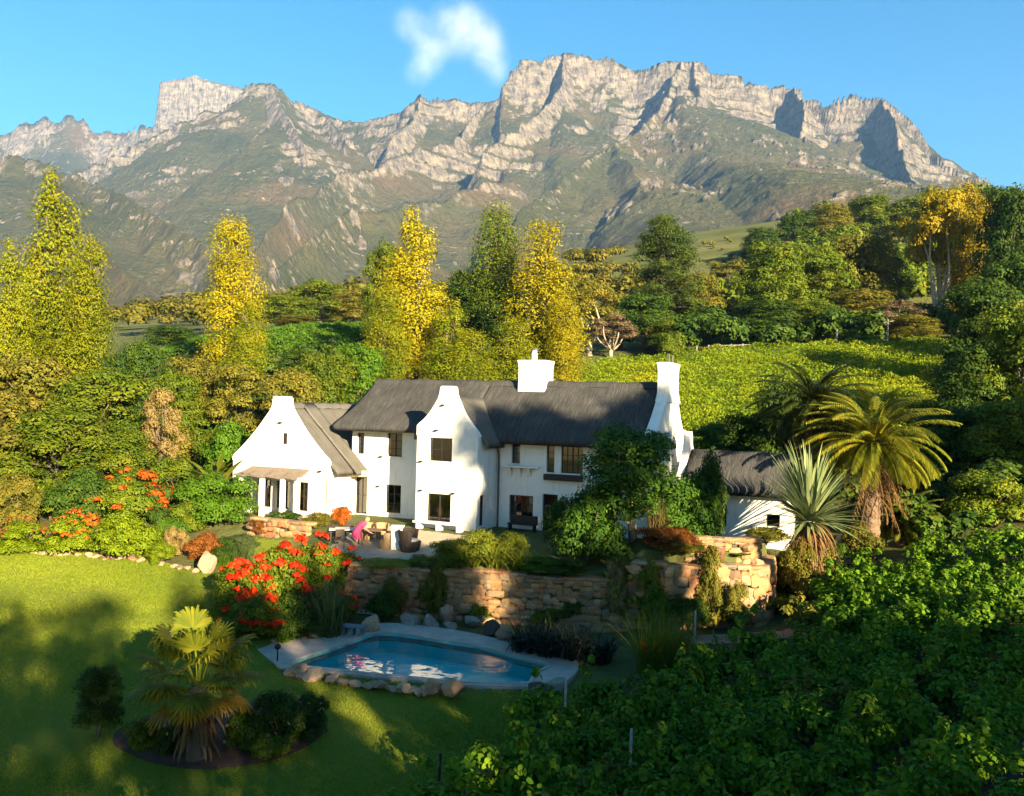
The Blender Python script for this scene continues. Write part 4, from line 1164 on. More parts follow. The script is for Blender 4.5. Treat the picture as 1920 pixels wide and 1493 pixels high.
def feather_palm(name, label, loc, trunk_h, crown_r, nf, mat, drymat, seed=1, trunk_r=.38, skirt=True, rz=0):
    rng = np.random.default_rng(seed)
    r = thing(name, label, 'palm', loc, rz)
    m = MB(); n = 26; pts = []; rad = []
    for i in range(n):
        f = i / (n - 1); pts.append((.12 * sin(f * 2), .1 * f, -.3 + (trunk_h + .28) * f)); rad.append(trunk_r * (1.1 - .22 * f) * (1.06 if i % 2 else .94))
    m.tube(pts, rad, 12); m.build('trunk', M_PALMBARK, r)
    top = (.11, .1, trunk_h)
    s = Strips()
    for i in range(nf):
        f = i / nf; az = i * 2.399 + rng.uniform(-.2, .2)
        e = 1.45 - 1.75 * f + rng.uniform(-.12, .12); L = crown_r * (.82 + .3 * sin(pi * min(1, f + .25))) * rng.uniform(.9, 1.1)
        frond(s, (top[0] + .2 * cos(az), top[1] + .2 * sin(az), top[2] + .3 * (1 - f)), az, e, L, 1.15 + .5 * rng.random(), .042, crown_r * .19, rng, 17, .7)
    link_mesh('crown', s.mesh('crown', mat), r)
    if skirt:
        s = Strips()
        for i in range(95):
            az = rng.uniform(0, 6.28); L = crown_r * rng.uniform(.3, .7)
            z = top[2] - rng.uniform(0, trunk_h * .5) * rng.random() ** .5
            frond(s, (top[0] + trunk_r * .9 * cos(az), top[1] + trunk_r * .9 * sin(az), z), az, rng.uniform(-.9, -.3), L, .9, .02, crown_r * .07, rng, 9, .9, 1)
        link_mesh('dry_fronds', s.mesh('dry_fronds', drymat), r)
    return r
def fan_leaf(s, base, az, elev, stalk, R, rng, nseg=22, drop=.6, tilt=0.0):
    """palmate leaf: stalk and a pleated fan of blades"""
    pts = curve_blade(base, az, elev, stalk, drop, 6)
    side = np.array([-sin(az), cos(az), 0.0])
    s.blade(pts, [.022] * 6, side)
    d = unit(pts[-1] - pts[-2]); hub = pts[-1]
    up = unit(np.cross(side, d))
    if up[2] < 0: up = -up
    for k in range(nseg):
        a = (k / (nseg - 1) - .5) * 2 * 2.0
        dr = unit(d * cos(a) + side * sin(a) + up * (.10 * (k % 2) - .05))
        l = R * (1 - .25 * abs(a) / 2.0) * rng.uniform(.9, 1.08)
        dn = np.array([0, 0, -1.0])
        p1 = hub + dr * l * .55; p2 = hub + dr * l * .85 + dn * l * .10; p3 = hub + dr * l * .98 + dn * l * rng.uniform(.18, .38)
        w = R * .052
        s.blade([hub, p1, p2, p3], [.008, w, w * .7, .004], unit(np.cross(dr, up)))
def rock(name, label, loc, sx, sy, sz, mat, seed=0, rz=None, group=None, cat='boulder', sink=.18):
    rng = np.random.default_rng(seed + 900)
    bm = bmesh.new(); bmesh.ops.create_icosphere(bm, subdivisions=4, radius=1)
    v = np.array([p.co[:] for p in bm.verts])
    for k in range(14):      # flat facets
        d = unit(rng.normal(size=3)); c = rng.uniform(.5, .82)
        over = np.maximum(0, v @ d - c); v -= over[:, None] * d * .97
    nn = fbm(v[:, 0] * 1.6 + seed, v[:, 1] * 1.6 + v[:, 2] * 1.3, 3, seed)
    v *= (1 + .34 * (nn - .5))[:, None]
    v *= (1 + .10 * (fbm(v[:, 0] * 6 + seed, v[:, 1] * 6 + v[:, 2] * 5, 3, seed + 3) - .5))[:, None]
    v *= np.array([sx, sy, sz]); v[:, 2] += sz * (1 - 2 * sink)
    for p, c in zip(bm.verts, v): p.co = c
    me = bpy.data.meshes.new(name); bm.to_mesh(me); bm.free(); me.materials.append(mat)
    o = link_mesh(name, me); o.location = loc; o.rotation_euler = (0, 0, rng.uniform(0, 6.28) if rz is None else rz)
    return tag(o, label, cat, group)
def mat_stone(name, cols, scale=2.0):
    m, nt, out = new_mat(name)
    p = N(nt, 'ShaderNodeBsdfPrincipled', i_Roughness=.9); p.inputs['Specular IOR Level'].default_value = .15
    g = N(nt, 'ShaderNodeNewGeometry'); tc = N(nt, 'ShaderNodeTexCoord'); oi = N(nt, 'ShaderNodeObjectInfo')
    no = N(nt, 'ShaderNodeTexNoise', i_Scale=scale, i_Detail=8.0, i_Roughness=.65); nt.links.new(tc.outputs['Object'], no.inputs['Vector'])
    ad = N(nt, 'ShaderNodeMath', operation='ADD'); nt.links.new(g.outputs['Random Per Island'], ad.inputs[0]); nt.links.new(oi.outputs['Random'], ad.inputs[1])
    fr = N(nt, 'ShaderNodeMath', operation='FRACT'); nt.links.new(ad.outputs[0], fr.inputs[0])
    r = ramp(nt, [(i / (len(cols) - 1), c) for i, c in enumerate(cols)]); nt.links.new(fr.outputs[0], r.inputs[0])
    r2 = ramp(nt, [(.3, (.55, .52, .48)), (.6, (1.05, 1.0, .95))]); nt.links.new(no.outputs[0], r2.inputs[0])
    nt.links.new(mixc(nt, r.outputs[0], r2.outputs[0], .8, 'MULTIPLY'), p.inputs['Base Color'])
    n2 = N(nt, 'ShaderNodeTexNoise', i_Scale=scale * 6, i_Detail=6.0); nt.links.new(tc.outputs['Object'], n2.inputs['Vector'])
    bp = N(nt, 'ShaderNodeBump', i_Strength=.7, i_Distance=.04); nt.links.new(n2.outputs[0], bp.inputs['Height']); nt.links.new(bp.outputs[0], p.inputs['Normal'])
    nt.links.new(p.outputs[0], out.inputs['Surface'])
    return m
M_STONE = mat_stone('sandstone', [(.27, .15, .07), (.36, .23, .11), (.30, .12, .055), (.38, .26, .14), (.20, .15, .10), (.40, .22, .09), (.16, .11, .07)])
M_ROCK = mat_stone('boulder_stone', [(.34, .22, .13), (.40, .28, .18), (.32, .18, .11)], 1.4)
M_GREYROCK = mat_stone('grey_stone', [(.22, .20, .17), (.28, .25, .21), (.24, .19, .15)], 1.6)
M_DARKROCK = mat_stone('dark_stone', [(.05, .04, .035), (.08, .065, .05), (.06, .05, .05)], 1.6)
M_MORTAR = plain('mortar', (.12, .085, .055), (.06, .045, .03), 6, .95, .5, 20)
def stone_wall(name, label, line, ztop, zbot, seed=1, th=.45, sh=(.16, .36), sw=(.2, .58), cope=True):
    """rubble wall along a line; ztop / zbot: functions of the running length"""
    rng = np.random.default_rng(seed)
    pts = [Vector((x, y, 0)) for x, y in line]
    cum = [0]
    for a, b in zip(pts[:-1], pts[1:]): cum.append(cum[-1] + (b - a).length)
    L = cum[-1]
    def at(u):
        for i in range(len(pts) - 1):
            if u <= cum[i + 1] or i == len(pts) - 2:
                d = (pts[i + 1] - pts[i]).normalized(); return pts[i] + d * (u - cum[i]), d
    root = thing(name, label, 'wall', (pts[0].x, pts[0].y, 0))
    o0 = Vector((pts[0].x, pts[0].y, 0))
    core = MB(); n = int(L / .5) + 2
    vs = []; fs = []
    for i in range(n + 1):
        u = L * i / n; p, d = at(u); nrm = Vector((d.y, -d.x, 0))     # towards the viewer
        q0 = p - nrm * .02 - o0; q1 = p - nrm * th - o0
        vs += [(q0.x, q0.y, zbot(u) - .4), (q0.x, q0.y, ztop(u) - .04), (q1.x, q1.y, ztop(u) - .04), (q1.x, q1.y, zbot(u) - .4)]
    for i in range(n):
        for k in range(4): fs.append((i * 4 + k, i * 4 + (k + 1) % 4, i * 4 + 4 + (k + 1) % 4, i * 4 + 4 + k))
    fs += [(0, 1, 2, 3), (n * 4, n * 4 + 3, n * 4 + 2, n * 4 + 1)]
    core.add(vs, fs); core.build('core', M_MORTAR, root)
    st = MB()
    bmp = bmesh.new(); bmesh.ops.create_cube(bmp, size=1); bmesh.ops.subdivide_edges(bmp, edges=list(bmp.edges), cuts=1, use_grid_fill=True)
    base = [p.co.copy() for p in bmp.verts]; base = [(p * .5 + p.normalized() * .36) for p in base]; faces = [[q.index for q in f.verts] for f in bmp.faces]; bmp.free()
    zmin = min(zbot(0), zbot(L)) - .1; zmax = max(ztop(L * k / 20) for k in range(21))
    z = zmin
    while z < zmax:
        hh = rng.uniform(*sh); u = -rng.uniform(0, .3)
        while u < L:
            ww = rng.uniform(*sw); um = min(max(u + ww / 2, 0), L)
            top = ztop(um)
            dz = rng.normal() * .05
            if z + hh * .6 < top and z + hh > zbot(um) - .1:
                h2 = min(hh, top - z) if z + hh * 1.4 < top else top - z
                p, d = at(um); nrm = Vector((d.y, -d.x, 0)); dep = rng.uniform(.14, .40)
                c = p + nrm * (rng.uniform(-.03, .05)) - o0 + Vector((0, 0, z + h2 / 2 + dz))
                R = Matrix.Rotation(rng.normal() * .09, 3, nrm)
                vv = []
                for b_ in base:
                    q = Vector((b_.x * (1 + .18 * rng.normal()), b_.y, b_.z * (1 + .15 * rng.normal())))
                    vv.append(c + R @ (d * q.x * ww * 1.02 + nrm * q.y * dep + Vector((0, 0, q.z * h2 * 1.04))))
                st.add(vv, faces)
            u += ww
        z += hh
    st.build('stones', M_STONE, root)
    if cope:
        cp = MB(); u = 0
        while u < L:
            ww = rng.uniform(.35, .8); um = min(u + ww / 2, L); p, d = at(um); nrm = Vector((d.y, -d.x, 0))
            c = p - nrm * (th * .42) - o0 + Vector((0, 0, ztop(um) + .03)); vv = []
            for b_ in base:
                vv.append(c + d * b_.x * ww * 1.03 + nrm * b_.y * (th + .16) + Vector((0, 0, b_.z * rng.uniform(.14, .2))))
            cp.add(vv, faces); u += ww
        cp.build('coping', M_STONE, root)
    return root
# ================================================================== POOL AND TERRACE
M_DECK = plain('pool_paving', (.44, .35, .28), (.31, .25, .21), 2.2, .85, .3, 25)
M_POOLIN = plain('pool_blue', (.14, .82, .78), (.11, .70, .70), 1.5, .6)
M_PAVE = plain('terrace_paving', (.50, .38, .25), (.38, .28, .18), 1.6, .9, .4, 14)
M_PATH = plain('red_paving', (.30, .17, .11), (.22, .12, .08), 2.5, .9, .4, 18)
def mat_water():
    m, nt, out = new_mat('pool_water')
    g = N(nt, 'ShaderNodeBsdfGlossy', i_Roughness=.012)
    t = N(nt, 'ShaderNodeBsdfTransparent'); t.inputs[0].default_value = (.95, 1, 1, 1)
    tc = N(nt, 'ShaderNodeTexCoord')
    n1 = N(nt, 'ShaderNodeTexNoise', i_Scale=1.1, i_Detail=2.5); nt.links.new(tc.outputs['Object'], n1.inputs['Vector'])
    bp = N(nt, 'ShaderNodeBump', i_Strength=.45, i_Distance=.05); nt.links.new(n1.outputs[0], bp.inputs['Height'])
    nt.links.new(bp.outputs[0], g.inputs['Normal'])
    fr = N(nt, 'ShaderNodeFresnel', i_IOR=1.33); nt.links.new(bp.outputs[0], fr.inputs['Normal'])
    mr = N(nt, 'ShaderNodeMath', operation='MULTIPLY_ADD', use_clamp=True); nt.links.new(fr.outputs[0], mr.inputs[0]); mr.inputs[1].default_value = 1.25; mr.inputs[2].default_value = .03
    mx = N(nt, 'ShaderNodeMixShader'); nt.links.new(mr.outputs[0], mx.inputs[0]); nt.links.new(t.outputs[0], mx.inputs[1]); nt.links.new(g.outputs[0], mx.inputs[2])
    nt.links.new(mx.outputs[0], out.inputs['Surface'])
    return m
M_WATER = mat_water()
pw = [Vector((x, y, 0)) for x, y in POOL_W]; pwc = catmull(pw, 3, True)
def flat(name, loops, z, mat, th=0.0):
    tris = tessellate_polygon([[Vector((p[0], p[1], 0)) for p in lp] for lp in loops])
    vs = [(p[0], p[1], z) for lp in loops for p in lp]
    fs = []
    for t in tris:
        a, b, c = (Vector(vs[i]) for i in t)
        fs.append(t if (b - a).cross(c - a).z > 0 else (t[0], t[2], t[1]))
    n = len(vs); off = 0; v2 = list(vs)
    if th:
        v2 += [(x, y, z - th) for x, y, z in vs]
        for lp in loops:
            k = len(lp)
            for i in range(k): fs.append((off + i, off + (i + 1) % k, n + off + (i + 1) % k, n + off + i))
            off += k
    m = MB(); m.add(v2, fs); return m.build(name, mat, fixn=False)
dk = catmull([Vector((x, y, 0)) for x, y in DECK_W], 3, True)
deck = flat('pool_deck', [dk, pwc], DECK_Z, M_DECK, .3); tag(deck, kind='structure')
# basin, water and the coping strip belong to the pool
pool = thing('swimming_pool', 'blue garden pool of free shape reflecting the white house', 'pool', (0, 0, 0))
m = MB(); k = len(pwc)
m.add([(p.x, p.y, DECK_Z - .01) for p in pwc] + [(p.x, p.y, DECK_Z - .75) for p in pwc], [(i, (i + 1) % k, k + (i + 1) % k, k + i) for i in range(k)])
tris = tessellate_polygon([pwc]); m.add([(p.x, p.y, DECK_Z - .75) for p in pwc], [tuple(t) for t in tris]); m.build('basin', M_POOLIN, pool)
wt = flat('water', [pwc], DECK_Z - .11, M_WATER); wt.parent = pool
cen = sum(pwc, Vector()) / k
rimo = [p + (p - cen).normalized() * .14 for p in pwc]
m = MB()
m.add([(p.x, p.y, DECK_Z + .035) for p in pwc] + [(p.x, p.y, DECK_Z + .035) for p in rimo] + [(p.x, p.y, DECK_Z - .16) for p in pwc] + [(p.x, p.y, DECK_Z - .05) for p in rimo],
      [(i, k + i, k + (i + 1) % k, (i + 1) % k) for i in range(k)] + [(i, (i + 1) % k, 2 * k + (i + 1) % k, 2 * k + i) for i in range(k)] + [(k + i, 3 * k + i, 3 * k + (i + 1) % k, k + (i + 1) % k) for i in range(k)])
m.build('coping', M_DECK, pool)

def patch(name, px, zoff, mat, step=.3, zref=-.4):
    poly = [tuple(Pz(a, b, zref)[:2]) for a, b in px]
    xs_ = [p[0] for p in poly]; ys_ = [p[1] for p in poly]
    me = grid_mesh(name, np.arange(min(xs_), max(xs_) + step, step), np.arange(min(ys_), max(ys_) + step, step), lambda x, y: ground(x, y) + zoff, mat, keep=lambda x, y: in_poly(x, y, poly))
    return tag(link_mesh(name, me), kind='structure')
patch('terrace_paving', [(560,1040),(640,1018),(700,1000),(790,1008),(960,1030),(900,1046),(790,1060),(700,1062),(650,1060)], .05, M_PAVE, .2, -.35)
PATHW = [(6.4,33.0),(8.6,32.9),(10.6,33.3),(12.0,34.3),(13.4,35.6),(14.4,35.0),(12.8,33.5),(10.9,32.1),(8.8,31.5),(6.4,31.7)]
pth = link_mesh('path', grid_mesh('path', np.arange(6.2, 14.6, .2), np.arange(31.3, 36, .2), lambda x, y: ground(x, y) + .07, M_PATH, keep=lambda x, y: in_poly(x, y, PATHW))); tag(pth, kind='structure')

# walls
zt = lambda u: -.52 + .05 * sin(u * 1.3)
stone_wall('stone_wall', 'long rubble stone retaining wall below the terrace behind the pool', [(-6.8,36.85),(-3.4,36.35),(-.6,36.0),(1.6,35.45),(3.4,34.95),(5.0,34.7)], zt, lambda u: -2.7, 3)
stone_wall('stone_wall', 'bright sunlit stone bastion wall right of the garden tree', [(5.05,34.5),(6.2,34.2),(7.6,34.25),(9.2,34.1),(10.3,34.55),(10.95,35.5),(11.35,36.8)], lambda u: .30 + .06 * sin(u * 2), lambda u: -2.2, 5, .5, (.26, .44), (.32, .62))
stone_wall('stone_wall', 'upper pale stone wall on top of the bastion with a brown pot', [(7.5,35.25),(8.6,35.0),(9.7,34.9),(10.3,35.5)], lambda u: 1.28, lambda u: .1, 8, .4, (.2, .34), (.3, .6))
stone_wall('stone_wall', 'low cream stone wall in front of the west wing', [(-13.6,45.0),(-11.6,43.9),(-10.2,43.3)], lambda u: .30, lambda u: -.6, 11, .35, (.16, .26), (.3, .6))
def edging(pts_px, label, group, n, seed, mat=None, size=(.16, .30), z=None):
    rng = np.random.default_rng(seed)
    pl = [Pz(a, b, z) if z is not None else G(a, b) for a, b in pts_px]
    for i in range(n):
        f = (i + .5) / n * (len(pl) - 1); k_ = min(int(f), len(pl) - 2); p = pl[k_].lerp(pl[k_ + 1], f - k_)
        s = rng.uniform(*size)
        p.x += rng.normal() * .06; p.y += rng.normal() * .06; p.z = gz(p.x, p.y) + .02 if z is None else z - .1
        rock('edging_stone', label, p, s * rng.uniform(1.1, 1.7), s, s * rng.uniform(.5, .8), mat or M_ROCK, seed * 50 + i, None, group, 'stone')
edging([(60,1040),(120,1043),(190,1048),(260,1054),(330,1066),(375,1076)], 'pale flat stone edging the sunlit lawn under the hedge shrubs', 'stones edging the lawn', 17, 3, M_ROCK, (.15, .26))
edging([(540,1262),(600,1270),(680,1282),(760,1292),(800,1297)], 'brown edging stone along the lawn side of the pool', 'stones along the front of the pool', 14, 4, M_ROCK, (.16, .30), DECK_Z)
edging([(500,1199),(560,1197),(620,1190),(650,1182)], 'small stone between the red flowers and the pool deck', 'stones under the red flower bed', 7, 6, M_GREYROCK, (.12, .24), DECK_Z)
def rk(px, py, sx, sy, sz, mat, label, seed, z=None):
    p = Pz(px, py, z) if z is not None else G(px, py)
    return rock('boulder', label, p, sx, sy, sz, mat, seed)
rk(386,1074,.55,.45,.62,M_ROCK,'upright pinkish boulder at the corner of the lawn',1)
rk(694,1188,.42,.36,.46,M_ROCK,'pink rounded boulder beside the bench by the pool',2)
rk(770,1180,.55,.45,.48,M_GREYROCK,'pointed grey boulder leaning at the foot of the stone wall',3)
rk(806,1182,.42,.4,.40,M_GREYROCK,'dark grey boulder right of the pointed boulder',4)
rk(838,1168,.42,.4,.52,M_ROCK,'orange boulder standing against the stone wall',5)
rk(845,1184,.42,.36,.26,M_GREYROCK,'flat pale grey boulder on the pool deck edge',6)
rk(890,1176,.62,.5,.34,M_GREYROCK,'broad grey slab of rock below the bright part of the wall',7)
rk(1116,1166,.62,.5,.80,M_ROCK,'big tan boulder at the right end of the retaining wall',8)
rk(945,1205,.40,.36,.40,M_ROCK,'tan boulder next to the dark reeds',9)
rk(920,1196,.40,.36,.42,M_DARKROCK,'black boulder left of the dark reeds',10)
rk(848,1302,.50,.40,.36,M_ROCK,'largest reddish boulder on the front edge of the pool',11,DECK_Z)
rk(815,1298,.34,.30,.30,M_ROCK,'yellowish boulder left of the reddish one at the pool front',12,DECK_Z)
rk(1018,1302,.75,.45,.24,M_DARKROCK,'dark flat boulder at the near right corner of the pool',13,DECK_Z)
rk(1045,1296,.5,.4,.30,M_GREYROCK,'grey boulder half hidden by vines at the pool corner',14,DECK_Z)
rk(560,1262,.45,.3,.2,M_ROCK,'orange flat rock at the left end of the pool',15,DECK_Z)
rk(22,975,.6,.5,.45,M_ROCK,'pink boulder under the trees at the left edge',16)
rk(1580,1055,.9,.5,1.0,M_BEAM,'tall cream boulder lit between the palms',17)
rk(1415,1100,.4,.36,.5,M_ROCK,'stone block at the right foot of the bastion',18)
rk(878,712,1.6,1.2,1.0,M_BEAM,'cream rounded boulder behind the roof ridge',19)

# flower bed in the lawn
bed_px = [(212,1400),(222,1375),(270,1352),(340,1335),(430,1322),(530,1322),(595,1335),(612,1355),(606,1378),(570,1408),(510,1432),(440,1446),(360,1450),(290,1436),(240,1418)]
bp_ = [G(a, b) for a, b in bed_px]
bc = catmull([Vector((p.x, p.y, 0)) for p in bp_], 4, True)
cb = sum(bc, Vector()) / len(bc)
m = MB(); rings = 7; vs = []; fs = []; kk = len(bc)
for r_ in range(rings + 1):
    f = 1 - r_ / rings
    for p in bc:
        q = cb + (p - cb) * f
        vs.append((q.x, q.y, gz(q.x, q.y) + .075 + .14 * (1 - f ** 3) + .05 * (fbm(np.array([q.x * 2.]), np.array([q.y * 2.]), 3, 4)[0] - .5) * (f < 1)))
for r_ in range(rings):
    for i in range(kk): fs.append((r_ * kk + i, r_ * kk + (i + 1) % kk, (r_ + 1) * kk + (i + 1) % kk, (r_ + 1) * kk + i))
m.add(vs, fs); tag(m.build('flower_bed', M_SOIL, None, True), kind='structure')

# ================================================================== GARDEN FURNITURE
def chair(name, label, loc, rz, mat, tub=False, group=None, cush=None):
    r = thing(name, label, 'chair', loc, rz, group)
    if tub:
        m = MB(); m.lathe([(.26, 0), (.31, .2), (.33, .38)], 14); m.build('base', mat, r)
        m = MB(); vs = []; fs = []
        for i in range(13):
            a = pi * (-.15 + 1.3 * i / 12)
            for z, q in ((.36, .30), (.78, .36), (.80, .31), (.38, .25)): vs.append((q * cos(a), q * sin(a), z))
        for i in range(12):
            for j in range(4): fs.append((i * 4 + j, i * 4 + (j + 1) % 4, i * 4 + 4 + (j + 1) % 4, i * 4 + 4 + j))
        fs += [(0, 1, 2, 3), (51, 50, 49, 48)]; m.add(vs, fs); m.build('backrest', mat, r)
        m = MB(); m.lathe([(.24, .38), (.26, .42), (.22, .46)], 14); m.build('cushion', cush or mat, r)
    else:
        m = MB(); m.bbox(-.22, .22, -.22, .22, .42, .47, .015); m.build('seat', mat, r)
        m = MB(); m.bbox(-.21, .21, .19, .23, .55, .90, .012); m.build('backrest', mat, r)
        for x in (-.19, .19):
            m = MB(); m.tube([(x, -.19, 0), (x, -.19, .43)], .018, 6); m.build('leg', mat, r)
            m = MB(); m.tube([(x, .21, 0), (x, .21, .56), (x, .22, .88)], .018, 6); m.build('leg', mat, r)
    return r
M_RATTAN = plain('rattan_tan', (.42, .27, .13), (.28, .17, .08), 14, .8, .5, 40)
M_RATTAND = plain('rattan_dark', (.055, .038, .026), (.03, .02, .015), 14, .7, .5, 40)
M_LINEN = plain('linen', (.66, .60, .50), (.52, .46, .38), 6, .9)
M_TEAK = plain('teak', (.24, .13, .06), (.14, .075, .035), 5, .7, stretch=(1, 9, 1))
M_TERRA = plain('terracotta', (.42, .16, .07), (.30, .11, .05), 4, .85)
M_BROWNPOT = plain('brown_glaze', (.16, .075, .035), (.09, .04, .02), 4, .5)
M_BENCH = plain('grey_blue_paint', (.10, .16, .18), (.06, .10, .115), 6, .6)
M_LAV = plain('lilac_grey_glaze', (.30, .28, .34), (.20, .19, .24), 4, .5)
M_BLACK = plain('black_metal', (.02, .02, .02), (.012, .012, .012), 6, .5)
M_FENCE = plain('grey_fence_timber', (.24, .23, .20), (.15, .14, .12), 8, .8)
M_GALV = plain('weathered_post', (.42, .40, .36), (.28, .26, .23), 8, .7)
def table(label, loc, rz, w, d_, mat, top):
    r = thing('garden_table', label, 'table', loc, rz)
    m = MB(); m.bbox(-w / 2, w / 2, -d_ / 2, d_ / 2, .70, .745, .012); m.build('table_top', top, r)
    for x in (-w / 2 + .1, w / 2 - .1):
        for y in (-d_ / 2 + .1, d_ / 2 - .1):
            m = MB(); m.bbox(x - .035, x + .035, y - .035, y + .035, 0, .70, .008); m.build('leg', mat, r)
    return r
def at_g(px, py): return G(px, py)
p = at_g(646, 1020); table('dark garden table with a pale top on the terrace', p, .2, 1.5, .9, M_RATTAND, M_LINEN)
p2 = at_g(700, 1022); table('teak table among the tan tub chairs', p2, -.2, 1.1, .8, M_TEAK, M_TEAK)
for (a, b_, rz, lab) in ((625,1018,2.8,'dark garden chair at the left end of the pale table'), (655,1013,3.3,'dark garden chair behind the pale table'), (637,1030,0.2,'dark garden chair nearest the lawn at the pale table')):
    chair('garden_chair', lab, at_g(a, b_), rz, M_RATTAND, False, 'chairs at the terrace tables')
for (a, b_, rz, lab) in ((722,1030,-1.2,'tan tub chair in front of the cream pillar'), (716,1012,.4,'tan tub chair behind the teak table'), (690,1012,.2,'tan tub chair next to the pink figure')):
    chair('tub_chair', lab, at_g(a, b_), rz, M_RATTAN, True, 'chairs at the terrace tables')
chair('tub_chair', 'dark round wicker chair with a white cushion right of the cream pillar', at_g(768,1034), 1.4, M_RATTAND, True, None, M_LINEN).scale = (1.75, 1.6, 1.25)
r = thing('garden_pillar', 'square cream pillar at the edge of the terrace', 'pillar', at_g(744,1030))
m = MB(); m.bbox(-.26, .26, -.26, .26, -.2, 1.02, .03); m.build('shaft', M_WHITE, r); m = MB(); m.bbox(-.31, .31, -.31, .31, 1.02, 1.10, .02); m.build('cap', M_WHITE, r)
r = thing('garden_bench', 'white stone bench along the foot of the tall gable', 'bench', H2W(1.8, -.55, -.05), -YAW)
m = MB(); m.bbox(-1.5, 1.5, -.25, .25, .36, .46, .02); m.build('seat', M_WHITE, r)
for x in (-1.2, 0, 1.2):
    m = MB(); m.bbox(x - .12, x + .12, -.2, .2, -.1, .36, .02); m.build('leg', M_WHITE, r)
r = thing('garden_bench', 'dark timber bench under the arched window by the garden door', 'bench', H2W(5.6, 1.6, -.05), -YAW)
m = MB(); m.bbox(-.8, .8, -.22, .22, .38, .44, .015); m.build('seat', M_FRAME, r); m = MB(); m.bbox(-.8, .8, .18, .23, .44, .85, .015); m.build('backrest', M_FRAME, r)
for x in (-.7, .7):
    m = MB(); m.bbox(x - .04, x + .04, -.2, .2, -.1, .38, .01); m.build('leg', M_FRAME, r)
r = thing('pool_bench', 'low blue grey bench with short legs between reeds and pink boulder', 'bench', Pz(655,1190,DECK_Z), -.15)
m = MB(); m.bbox(-.62, .62, -.22, .22, .30, .37, .02); m.build('seat', M_BENCH, r)
for x in (-.5, -.17, .17, .5):
    m = MB(); m.bbox(x - .035, x + .035, -.18, .18, 0, .30, .01); m.build('leg', M_BENCH, r)
def pot(name, label, loc, rs, h, mat):
    m = MB(); m.lathe([(rs * .6, 0), (rs * .85, h * .45), (rs, h * .8), (rs * .9, h * .92), (rs * 1.05, h), (rs * .85, h), (rs * .7, h * .85)], 18)
    o = m.build(name, mat, None, True); o.location = loc; return tag(o, label, 'pot')
q = P(1334,1030,36.0); pot('plant_pot', 'brown clay pot standing on the ledge of the upper pale wall', (8.55, 34.78, .32), .30, .78, M_BROWNPOT)
pot('plant_pot', 'terracotta pot on a stand left of the reddish path', Pz(1216,1172,-2.0) + Vector((0, 0, .45)), .26, .48, M_TERRA)
r = thing('pot_stand', 'thin pale stand carrying the terracotta pot', 'stand', Pz(1216,1172,-2.0))
for k_ in range(3):
    a = k_ * 2.1; m = MB(); m.tube([(.14 * cos(a), .14 * sin(a), -.35), (.10 * cos(a), .10 * sin(a), .44)], .018, 6); m.build('leg', M_GALV, r)
m = MB(); m.lathe([(.15, .43), (.15, .449)], 12); m.build('plate', M_GALV, r)
r = thing('garden_lamp', 'lilac grey vase shaped lamp on a dark post under the garden tree', 'lamp', atD(1105, 36.6))
m = MB(); m.tube([(0, 0, -.1), (0, 0, .75)], .05, 8); m.build('post', M_BLACK, r); m = MB(); m.lathe([(.13, .75), (.2, 1.35), (.22, 1.38), (.12, 1.42)], 14); m.build('shade', M_LAV, r, True)
r = thing('deck_lamp', 'small black lamp on the left corner of the pool deck', 'lamp', Pz(520,1240,DECK_Z))
m = MB(); m.tube([(0, 0, 0), (0, 0, .42)], .025, 8); m.build('post', M_BLACK, r); m = MB(); m.lathe([(.03, .38), (.11, .46), (.11, .54), (.03, .60)], 12); m.build('head', M_BLACK, r, True)
# post and rail fence on top of the vineyard hill
r0 = P(1300, 657, 99); fr = thing('rail_fence', 'pale post and rail fence at the top of the vineyard hill', 'fence', (r0.x, r0.y, gz(r0.x, r0.y)))
pp = []
for px in (1300,1322,1344,1364,1386,1406):
    q = atD(px, 99); pp.append(q); m = MB(); m.tube([q - Vector(fr.location) + Vector((0, 0, -.3)), q - Vector(fr.location) + Vector((0, 0, 1.5))], .08, 6); m.build('post', M_FENCE, fr)
for a, b_ in zip(pp[1:-1], pp[2:]):
    for hz in (1.35, .8):
        m = MB(); m.tube([a - Vector(fr.location) + Vector((0, 0, hz)), b_ - Vector(fr.location) + Vector((0, 0, hz))], .06, 6); m.build('rail', M_FENCE, fr)
for px, h_, lab in ((1562,2.6,'pale round post under the dark trees on the hill'), (1657,3.6,'slim pole with a cross arm in front of the dark thicket')):
    q = atD(px, 100); m = MB(); m.tube([(0, 0, -.3), (0, 0, h_)], .10, 8)
    if h_ > 3: m.tube([(-.7, 0, h_ - .4), (.7, 0, h_ - .1)], .045, 6)
    o = m.build('vineyard_post', M_FENCE); o.location = q; tag(o, lab, 'post')
q = atD(1655, 190); r = thing('farm_building', 'far white roofed building among the trees on the hill', 'building', P(1655, 500, 190), .3)
m = MB(); m.box(-6, 6, -3, 3, -9, 1.2); m.build('wall', M_WHITE, r); m = MB(); m.prism([(-3.6, 1.203), (3.6, 1.203), (0, 2.8)], lambda u, v, t: Vector((t, u, v)), -6.5, 6.5); m.build('roof', plain('white_roof', (.7, .7, .7), (.6, .6, .6), 3, .6), r)
q = G(372, 815); r = thing('garden_shed', 'small red shed with a pale flat roof left of the west wing', 'shed', q, .1)
m = MB(); m.box(-1.0, 1.0, -.7, .7, -.4, .55); m.build('wall', M_TERRA, r); m = MB(); m.bbox(-1.25, 1.25, -.9, .9, .553, .72, .02); m.build('roof', M_BEAM, r)

